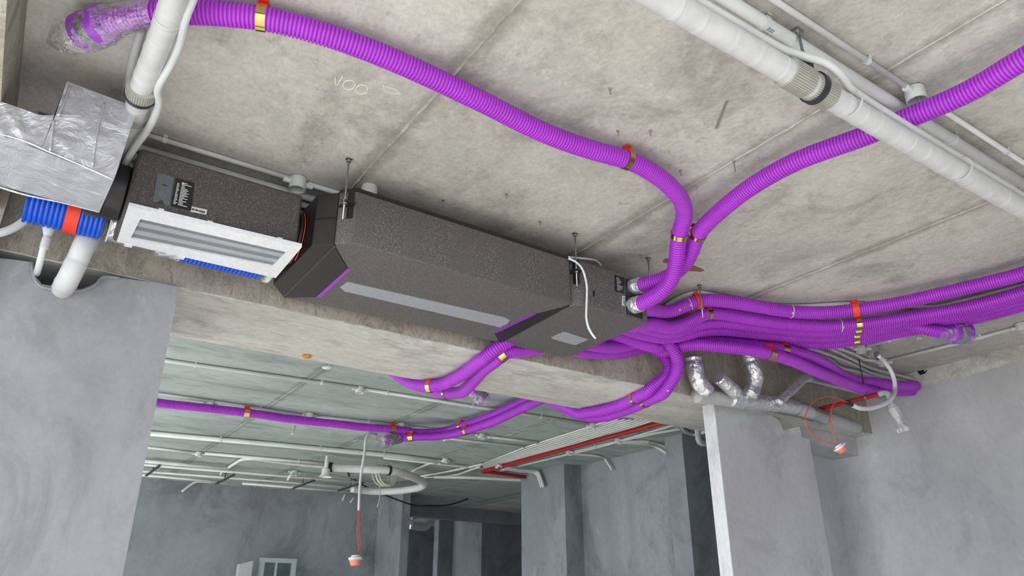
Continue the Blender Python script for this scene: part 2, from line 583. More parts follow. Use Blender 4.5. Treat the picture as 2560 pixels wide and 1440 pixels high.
# partition at the right: its bright end, its face with a broken top, the recess beside it
XJ = 3.878
tp = [(p[0], p[2]) for p in [(4.191, 3.31, 2.833), (4.446, 3.31, 2.818), (4.56, 3.31, 2.769), (4.59, 3.31, 2.703), (4.732, 3.31, 2.685), (4.884, 3.31, 2.674)]]
poly = [(XJ, 0), (XJ, ZS - 0.003)] + tp + [(4.93, 0)]
pw = struct('wall_partition', MB().prism_y(poly, 3.31, 3.41), 'plaster_lit')
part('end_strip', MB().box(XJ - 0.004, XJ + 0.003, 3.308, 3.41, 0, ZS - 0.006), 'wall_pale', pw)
struct('wall_recess', MB().box(4.80, 5.80, 3.66, 3.80, 0, ZS + 0.02), 'plaster_lit')
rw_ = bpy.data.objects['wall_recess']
part('plaster_ledge', MB().prism_y([(4.95, 2.70), (5.67, 2.655), (5.67, ZS + .01), (4.95, ZS + .01)], 3.42, 3.67), 'plaster_lit', rw_)
wr = struct('wall_right', MB().box(5.67, 5.9, -2.6, 3.95, 0, H + 0.05), 'plaster_lit')
struct('wall_light_block', MB().box(1.6, 5.9, -2.8, -2.6, 0, H + 0.05), 'plaster')  # added out of view to cut the light coming from behind the camera
# rough unplastered strip under the slab
P = []
for k in range(90):
    y = -0.5 + 3.7 * k / 89
    z = 3.09 + rnd.uniform(-0.006, 0.006) + 0.012 * math.sin(k * 0.23)
    P.append([(5.660 - rnd.uniform(0, 0.006), y, H + 0.01), (5.660 - rnd.uniform(0, 0.006), y, z + 0.03), (5.668, y, z), (5.69, y, z), (5.69, y, H + 0.01)])
part('rough_strip', MB().rings(P), 'soffit', wr)
hole = [(5.664, p[1], p[2]) for p in [(5.66, 2.915, 3.16), (5.66, 2.838, 3.147), (5.66, 2.836, 3.083), (5.66, 2.884, 3.041), (5.66, 2.979, 3.046), (5.66, 3.05, 3.088), (5.66, 3.023, 3.147)]]
part('hole_shade_patch', MB().add(hole, [tuple(range(len(hole)))]), 'black', wr)  # flat black sheet: the shade inside a hole, painted on the uncut wall

o = [(5.655, p[1], p[2]) for p in [(5.655, 2.81, 3.204), (5.655, 2.771, 3.207), (5.655, 2.728, 3.189), (5.655, 2.751, 3.17), (5.655, 2.79, 3.167)]]
part('hole_shade_patch', MB().add(o, [tuple(range(len(o)))]), 'black', wr)  # smaller black sheet, again painting a hole's inner shade

# far room
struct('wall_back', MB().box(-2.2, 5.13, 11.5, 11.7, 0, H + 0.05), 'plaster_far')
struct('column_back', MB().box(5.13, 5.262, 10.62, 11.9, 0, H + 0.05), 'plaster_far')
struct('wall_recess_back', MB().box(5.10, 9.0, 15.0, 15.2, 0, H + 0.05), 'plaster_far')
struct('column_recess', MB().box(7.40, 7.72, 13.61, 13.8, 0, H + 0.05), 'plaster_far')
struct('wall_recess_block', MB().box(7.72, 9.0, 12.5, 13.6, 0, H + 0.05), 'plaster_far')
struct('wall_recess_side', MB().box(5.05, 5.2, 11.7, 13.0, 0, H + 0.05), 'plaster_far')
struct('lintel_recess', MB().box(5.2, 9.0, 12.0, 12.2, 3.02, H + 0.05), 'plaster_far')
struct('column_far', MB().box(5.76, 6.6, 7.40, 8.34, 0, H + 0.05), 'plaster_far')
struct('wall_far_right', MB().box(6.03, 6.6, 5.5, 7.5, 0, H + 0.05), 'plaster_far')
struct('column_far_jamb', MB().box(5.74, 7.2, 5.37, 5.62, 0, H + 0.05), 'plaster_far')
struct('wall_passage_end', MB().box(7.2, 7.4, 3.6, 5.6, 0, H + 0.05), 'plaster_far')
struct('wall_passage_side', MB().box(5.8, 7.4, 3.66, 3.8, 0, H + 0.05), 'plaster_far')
struct('wall_light_block_far', MB().box(6.6, 9.0, 8.2, 8.34, 0, H + 0.05), 'plaster_far')  # added out of view, only keeps outside light out of the far end
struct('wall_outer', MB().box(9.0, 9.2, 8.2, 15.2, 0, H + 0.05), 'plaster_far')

# chalk and paint marks on the slab
def stroke(name, pts, r, mat, label=None):
    o = part(name, MB().tube(smooth(pts, 0.012), r, 6), mat, ceil, True)
    if label:
        o['label'] = label
stroke('chalk_letter', [(0.6387, 2.049, 3.2), (0.659, 2.089, 3.2), (0.6593, 2.028, 3.2)], 0.0023, 'chalk', 'chalk letter V')
def oval(cx, cy, rx, ry):
    return [(cx + rx * math.cos(a), cy + ry * math.sin(a), 3.2005) for a in np.linspace(0, 2 * math.pi, 24)]
for p in [(0.6954, 2.061, 3.2), (0.7425, 2.059, 3.2)]:
    stroke('chalk_letter', oval(p[0], p[1], 0.020, 0.028), 0.0023, 'chalk', 'chalk letter O')
stroke('chalk_arrow', [(0.7916, 1.998, 3.2), (0.8352, 1.992, 3.2), (0.8696, 1.998, 3.2), (0.8294, 2.022, 3.2), (0.8081, 2.01, 3.2), (0.7923, 1.989, 3.2)], 0.0018, 'chalk')
stroke('chalk_line', [(0.5014, 1.987, 3.2), (0.5474, 1.989, 3.2), (0.583, 1.991, 3.2)], 0.0012, 'chalk')
def mark(pts, mat, name):
    part(name, MB().add([(p[0], p[1], H - 0.001) for p in pts], [tuple(range(len(pts)))]), mat, ceil)
mark([(2.631, 2.484, 3.2), (2.618, 2.447, 3.2), (2.67, 2.423, 3.2), (2.824, 2.427, 3.2), (2.901, 2.436, 3.2), (2.895, 2.459, 3.2), (2.833, 2.488, 3.2), (2.742, 2.494, 3.2)], 'redmark', 'red_paint_mark')
mark([(3.805, 3.487, 3.2), (3.76, 3.412, 3.2), (3.792, 3.308, 3.2), (3.822, 3.328, 3.2), (3.817, 3.436, 3.2)], 'redmark', 'red_paint_mark')
mark([(1.96, 1.52, 3.2), (1.968, 1.512, 3.2), (1.869, 1.371, 3.2), (1.865, 1.385, 3.2)], 'mark', 'trowel_mark')

# ------------------------------------------------------------------ main ventilation unit
K = 1.035
ZB, ZT = 2.830, 3.066
def k2(*q):
    return [(x * K, y * K) for x, y in q]
unit = thing('ventilation_unit', 'long grey foam ventilation unit hung under the slab with black end cap', 'ventilation unit', (1.43, 2.85, ZB))
body = part('housing', MB().prism(k2((.841, 2.463), (.893, 2.415), (1.963, 2.432), (1.963, 3.06), (.90, 3.09), (.849, 3.07)), ZB, ZT), 'epp', unit)
bevel(body, 0.008)
part('lid', MB().prism(k2((.846, 2.47), (.893, 2.418), (1.966, 2.436), (1.966, 3.05), (.85, 3.05)), ZT, ZT + 0.016), 'black', unit)
cap = MB().prism(k2((.773, 2.518), (.838, 2.461), (.968, 2.637), (.968, 3.0), (.852, 3.085), (.767, 2.966)), ZB - 0.004, ZT - 0.004)
capo = part('end_cap', cap, 'blackgrid', unit, label='black end cap')
bevel(capo, 0.003)
cx = [k2((.772, 2.519), (.766, 2.966))[0], k2((.772, 2.519), (.766, 2.966))[1]]
tp_ = MB().hexa([(cx[0][0], cx[0][1], ZB), (cx[1][0], cx[1][1], ZB), (.792, 2.92, ZB + 0.01), (.792, 2.69, ZB + 0.01),
                 (cx[0][0], cx[0][1], ZT - .006), (cx[1][0], cx[1][1], ZT - .006), (.792, 2.92, ZT - 0.05), (.792, 2.69, ZT - 0.05)])
part('cap_taper', tp_, 'black', unit)
# seams across the cap
a, b = k2((.773, 2.518), (.838, 2.461))
part('cap_seam', MB().obox(((a[0] + b[0]) / 2 - .002, (a[1] + b[1]) / 2 - .002, 2.945), (b[0] - a[0], b[1] - a[1], 0) / np.linalg.norm((b[0] - a[0], b[1] - a[1])), (.64, .77, 0), (0, 0, 1), .085, .003, .003), 'label', unit)
def flat(name, pts, z, mat, t=0.002, label=None, parent=None):
    o = part(name, MB().prism([(p[0], p[1]) for p in pts], z - t, z + 0.001), mat, parent or unit)
    if label:
        o['label'] = label
    return o
flat('cap_joint', [(0.8708, 2.549, 2.826), (0.8813, 2.559, 2.826), (0.8805, 3.17, 2.826), (0.8698, 3.16, 2.826)], 2.826, 'label', 0.0012)
flat('accent_strip', [(0.9948, 2.73, 2.83), (1.016, 2.729, 2.83), (1.022, 3.091, 2.83), (0.9963, 3.109, 2.83)], ZB, 'strip', 0.003, 'purple accent strip on the end cap side')
flat('light_panel', [(1.049, 2.935, 2.83), (1.055, 2.863, 2.83), (1.864, 2.835, 2.83), (1.904, 2.848, 2.83), (1.92, 2.897, 2.83), (1.918, 2.96, 2.83), (1.084, 2.966, 2.83)], ZB, 'panel', 0.003, 'long pale grey panel')
wed = part('joint_plate', MB().prism([(p[0], p[1]) for p in [(1.964, 2.716, 2.83), (2.033, 2.54, 2.83), (2.051, 3.165, 2.83), (1.947, 3.054, 2.83)]], ZB - 0.004, ZB + 0.01), 'black', unit)
flat('accent_strip', [(1.951, 2.725, 2.83), (1.964, 2.716, 2.83), (1.949, 3.046, 2.83), (1.935, 3.04, 2.83)], ZB, 'strip', 0.003, 'purple accent strip on the joint plate side')
# hanger lugs
def lug(x, y):
    m = MB()
    m.box(x - .004, x + .040, y - .016, y + .09, 2.993, 3.001)
    m.box(x + .022, x + .040, y + .004, y + .09, 2.94, 3.068)
    return part('hanger_lug', m, 'black', unit)
lug(.876, 2.497)
lug(2.030, 2.493)
# suspension rods
def rod(name, label, x, y, z0, nuts, group='threaded hanger rods'):
    m = MB().cyl((x, y, z0), (x, y, H - 0.004), 0.0042, 8)
    o = solo(name, m, 'steel', label, 'rod', True, group)
    w = MB().box(x - .012, x + .012, y - .009, y + .009, H - .004, H - .001)
    w.lathe((x, y, H - .016), (0, 0, 1), [(.009, 0), (.009, .010)], 6)
    part('anchor', w, 'steel', o)
    for z in nuts:
        n = MB().lathe((x, y, z - .004), (0, 0, 1), [(.0085, -.004), (.0085, .003)], 6)
        n.lathe((x, y, z), (0, 0, 1), [(.013, -.001), (.013, .0012)], 16)
        part('nut', n, 'steel', o)
    return o
rod('threaded_rod', 'steel threaded rod at the black capped end of the long grey unit', .876, 2.497, 2.918, (2.990, 3.003))
rod('threaded_rod', 'steel threaded rod where the long grey unit meets the air box', 2.047, 2.491, 2.915, (2.990, 3.003))
rod('threaded_rod', 'steel threaded rod above the upper foil taped outlet of the air box', 2.538, 2.495, 3.04, (3.05,))

rod('threaded_rod', 'thin threaded rod dropping through the hooked orange clip of the duct bundle', 3.021, 2.588, 3.0, (3.055,))

# ------------------------------------------------------------------ air distribution box
box = thing('distribution_box', 'grey foam air distribution box with two foil taped outlets and small pale panel', 'air box', (2.27, 2.85, ZB))
bb = part('housing', MB().prism(k2((1.968, 2.452), (2.018, 2.413), (2.420, 2.413), (2.432, 3.02), (2.397, 3.07), (1.975, 3.062)), ZB, ZT - .004), 'epp', box)
bevel(bb, 0.006)
flat('small_panel', [(2.227, 2.939, 2.83), (2.228, 2.843, 2.83), (2.245, 2.832, 2.83), (2.41, 2.854, 2.83), (2.407, 2.956, 2.83), (2.385, 2.963, 2.83), (2.244, 2.951, 2.83)], ZB, 'panel', 0.003, 'small pale grey panel', box)
FY = 2.4975
def face(name, pts, mat, t=0.003, parent=box, y=FY):
    return part(name, MB().prism_y([(p[0], p[2]) for p in pts], y - t, y + 0.001), mat, parent)
hp = face('hatch', [(2.163, 2.498, 2.931), (2.301, 2.498, 2.933), (2.293, 2.498, 2.858), (2.157, 2.498, 2.861)], 'epp', 0.004)
face('hatch_slot', [(2.15, 2.498, 2.92), (2.16, 2.498, 2.92), (2.156, 2.498, 2.889), (2.148, 2.498, 2.89)], 'label', 0.002)
face('rating_label', [(2.296, 2.498, 3.042), (2.363, 2.498, 3.041), (2.353, 2.498, 2.954), (2.292, 2.498, 2.952)], 'label', 0.002)
for k in range(9):
    c = [(2.307, 2.495, 3.033), (2.352, 2.495, 3.034), (2.346, 2.495, 2.96)]
    z = c[0][2] + (c[2][2] - c[1][2]) * (k + .5) / 9
    m = MB().box(c[0][0], c[0][0] + (c[1][0] - c[0][0]) * rnd.uniform(.35, .95), FY - .0028, FY - .002, z - .0012, z + .0012)
    part('print_line', m, 'print', box)
face('barcode_sticker', [(2.339, 2.498, 2.939), (2.357, 2.498, 2.939), (2.35, 2.498, 2.886), (2.332, 2.498, 2.886)], 'print', 0.002)
c = [(2.342, 2.495, 2.933), (2.352, 2.495, 2.933), (2.346, 2.495, 2.891)]
mm = MB()
for k in range(9):
    z = c[0][2] + (c[2][2] - c[0][2]) * (k + .5) / 9
    mm.box(c[0][0], c[1][0], FY - .0028, FY - .002, z - rnd.uniform(.0005, .0018), z + .0008)
o = part('barcode', mm, 'ink', box)
face('port_plate', [(2.368, 2.498, 3.038), (2.485, 2.498, 3.041), (2.461, 2.498, 2.842), (2.36, 2.498, 2.846)], 'black', 0.006)

# ------------------------------------------------------------------ corrugated ducts
RT = 0.0375
def duct(label, pts, R=RT, seg=20, pitch=0.0122, mat='purple', name='corrugated_duct', group=None, depth=0.15):
    V, F, D = ribbed(pts, R, pitch, seg, depth)
    o = mesh_obj(name, V, F, mat, None, True)
    tag(o, label, 'duct', group)
    return o, D
def clip(label, D, p, R=RT, w=0.024, mode='gold', group='orange duct clips with gold bands'):
    c, t = near(D, p)
    u = np.array((0, 0, 1.0)) - t * t[2]
    u /= np.linalg.norm(u)
    o = thing('pipe_clip', label, 'clip', tuple(c), group)
    up = math.pi * (0.36 if mode == 'gold' else 0.9)
    m = MB().arc(c, t, u, -up, up, R + .0008, R + .0045, w)
    s = np.cross(t, u)
    top_ = min(H - .001, (c + u * (R + .016))[2]) - c[2]
    if top_ > R + .004:
        m.obox(c + u * (R + .003 + top_) / 2, t, s, u, w * .8, .020, max(.002, top_ - R - .003))
        m.obox(c + u * (top_ - .0015), t, s, u, w, .052, .003)
    part('saddle', m, 'orange', o, False, 'orange plastic saddle')
    m = MB().arc(c, t, u, up, 2 * math.pi - up, R + .0008, R + .0030, w * .93, 20)
    part('band', m, 'gold' if mode == 'gold' else 'orange', o, 'auto', 'gold band' if mode == 'gold' else None)
    for sg in (-1, 1):
        q = c + R * (math.cos(up * .93) * u + sg * math.sin(up * .93) * s) * 1.09
        part('latch', MB().obox(q, t, u, s, .007, .006, .006), 'orange', o)
    return o

def wrapped_end(o, p, d, R, R2, film_r, lengths, extra=True, twist=0.0):
    """fitting at a duct's open end: ring, grey seal, ring; then a thin crumpled film bag"""
    p, d = np.array(p, float), np.array(d, float)
    d /= np.linalg.norm(d)
    a, b, c = lengths
    part('fitting_collar', MB().lathe(p, d, [(R, -.01), (R2, 0), (R2 * 1.06, .004), (R2 * 1.06, a), (R2, a + .002)], 28), 'purple_end', o, 'auto')
    part('seal_ring', MB().lathe(p, d, [(R2 * .97, a), (R2 * .99, a + .003), (R2 * .97, a + b)], 28), 'seal', o, 'auto', 'grey seal ring')
    part('end_ring', MB().lathe(p, d, [(R2 * .98, a + b), (R2 * 1.04, a + b + .002), (R2 * 1.04, a + b + c), (R2 * .9, a + b + c + .001), (R2 * .9, a + .01), (.001, a + .01)], 28), 'purple_end', o, 'auto')
    return p, d

def bag(o, path, radii, jitter, seed, seg=40):
    r_ = random.Random(seed)
    D = smooth(path, .012)
    for _ in range(4):
        D[1:-1] = .25 * D[:-2] + .5 * D[1:-1] + .25 * D[2:]
    radii = np.interp(np.linspace(0, 1, len(D)), np.linspace(0, 1, len(radii)), radii)
    C, T, U, V = frames(D)
    ph = [r_.uniform(0, 6.28) for _ in range(6)]
    P = []
    for k in range(len(C)):
        ring = []
        for i in range(seg):
            a = 2 * math.pi * i / seg
            f = 1 + jitter * (math.sin(3 * a + ph[0] + k * .35) * .5 + math.sin(7 * a + ph[1] - k * .6) * .35 + math.sin(2 * a + ph[2] + k * .9) * .3 + r_.uniform(-.5, .5))
            ring.append(C[k] + radii[k] * f * (math.cos(a) * U[k] + math.sin(a) * V[k]))
        P.append(ring)
    m = MB().rings(P, False)
    part('plastic_wrap', m, 'film', o, False, 'clear crumpled plastic film')

zA = 3.135
ptsA = [(-0.0579, 2.122, 3.13), (-0.02086, 2.08, 3.134), (0.01876, 2.04, 3.138), (0.06284, 2.002, 3.141), (0.1107, 1.967, 3.143), (0.1612, 1.935, 3.144), (0.2139, 1.906, 3.145), (0.2681, 1.88, 3.146), (0.3238, 1.856, 3.147), (0.3815, 1.837, 3.147), (0.4403, 1.822, 3.146), (0.4997, 1.81, 3.144), (0.5594, 1.801, 3.143), (0.6193, 1.795, 3.141), (0.6791, 1.791, 3.14), (0.7389, 1.789, 3.138), (0.7987, 1.789, 3.137), (0.8584, 1.79, 3.135), (0.9181, 1.792, 3.134), (0.9777, 1.795, 3.133), (1.037, 1.799, 3.132), (1.097, 1.803, 3.131), (1.156, 1.808, 3.13), (1.214, 1.813, 3.128), (1.273, 1.818, 3.127), (1.332, 1.821, 3.126), (1.392, 1.823, 3.126), (1.453, 1.822, 3.126), (1.513, 1.82, 3.127), (1.575, 1.816, 3.129), (1.636, 1.81, 3.131), (1.699, 1.803, 3.134), (1.761, 1.798, 3.137), (1.822, 1.799, 3.137), (1.881, 1.805, 3.136), (1.938, 1.815, 3.135), (1.994, 1.828, 3.133), (2.048, 1.845, 3.131), (2.101, 1.865, 3.128), (2.15, 1.888, 3.125), (2.193, 1.917, 3.121), (2.231, 1.95, 3.116), (2.262, 1.987, 3.109), (2.288, 2.029, 3.095), (2.315, 2.073, 3.066), (2.344, 2.115, 3.031), (2.373, 2.154, 2.997), (2.398, 2.198, 2.963), (2.412, 2.248, 2.933), (2.416, 2.305, 2.911), (2.413, 2.364, 2.899), (2.408, 2.422, 2.894), (2.405, 2.45, 2.893)]
A, DA = duct('purple corrugated duct running the slab from the wrapped end beside the white pipe', ptsA)
e = [(-0.0561, 2.119, 3.13), (-0.1446, 2.248, 3.13)]
wrapped_end(A, e[0], np.array(e[1]) - np.array(e[0]), RT, .0555, .06, (.028, .036, .032))
bp_ = [(0.0606, 1.991, 3.13), (0.0193, 2.027, 3.13), (-0.0178, 2.071, 3.13), (-0.0574, 2.126, 3.13), (-0.0919, 2.175, 3.13), (-0.1365, 2.24, 3.13), (-0.164, 2.276, 3.13), (-0.192, 2.307, 3.13)]
bag(A, bp_, [.0395, .041, .045, .058, .060, .060, .048, .010], .07, 3)
clip('gold banded clip at the picture top near the white pipe', DA, (0.33, 1.836, 3.135), w=.030)
clip('gold banded clip halfway along the top left purple duct', DA, (1.76, 1.791, 3.135), w=.026)
clip('gold banded clip on the first of the two ducts dropping to the air box', DA, (2.335, 2.079, 3.125))

ptsB = [(2.222, 0.0333, 3.1), (2.242, 0.08854, 3.098), (2.262, 0.1436, 3.097), (2.281, 0.1986, 3.095), (2.299, 0.2541, 3.093), (2.315, 0.3104, 3.092), (2.328, 0.368, 3.091), (2.339, 0.4265, 3.092), (2.348, 0.4856, 3.092), (2.355, 0.545, 3.093), (2.361, 0.6043, 3.094), (2.366, 0.663, 3.093), (2.372, 0.7209, 3.091), (2.375, 0.7789, 3.089), (2.374, 0.8377, 3.089), (2.369, 0.8973, 3.091), (2.362, 0.9569, 3.093), (2.353, 1.016, 3.095), (2.344, 1.076, 3.096), (2.335, 1.135, 3.097), (2.323, 1.194, 3.099), (2.311, 1.254, 3.103), (2.298, 1.314, 3.106), (2.288, 1.374, 3.109), (2.281, 1.434, 3.11), (2.279, 1.494, 3.11), (2.28, 1.553, 3.109), (2.284, 1.611, 3.108), (2.291, 1.669, 3.107), (2.301, 1.726, 3.105), (2.313, 1.782, 3.103), (2.327, 1.837, 3.101), (2.342, 1.891, 3.099), (2.358, 1.943, 3.096), (2.376, 1.994, 3.092), (2.399, 2.039, 3.084), (2.424, 2.083, 3.07), (2.446, 2.13, 3.046), (2.459, 2.184, 3.02), (2.461, 2.244, 3.001), (2.454, 2.304, 2.992), (2.442, 2.363, 2.991), (2.428, 2.421, 2.995), (2.421, 2.45, 2.998)]
B, DB = duct('purple corrugated duct crossing above the white pipe towards the air box', ptsB)
clip('gold banded clip on the second of the two ducts dropping to the air box', DB, (2.391, 2.018, 3.1))
for q, lab, src in (((2.416, 2.498, 3.004), 'upper', DB), ((2.401, 2.498, 2.898), 'lower', DA)):
    q = np.array(q)
    e = src[-1]
    d = e - q
    L_ = np.linalg.norm(d)
    m = MB().lathe(q - d / L_ * .004, d, [(.041, 0), (.0425, .004), (.041, .012), (.0435, .02), (.041, .03), (.042, L_ + .010), (.039, L_ + .016)], 22)
    o = part('tape_collar', m, 'foil', box, 'auto', 'crumpled foil tape collar on the %s outlet' % lab)

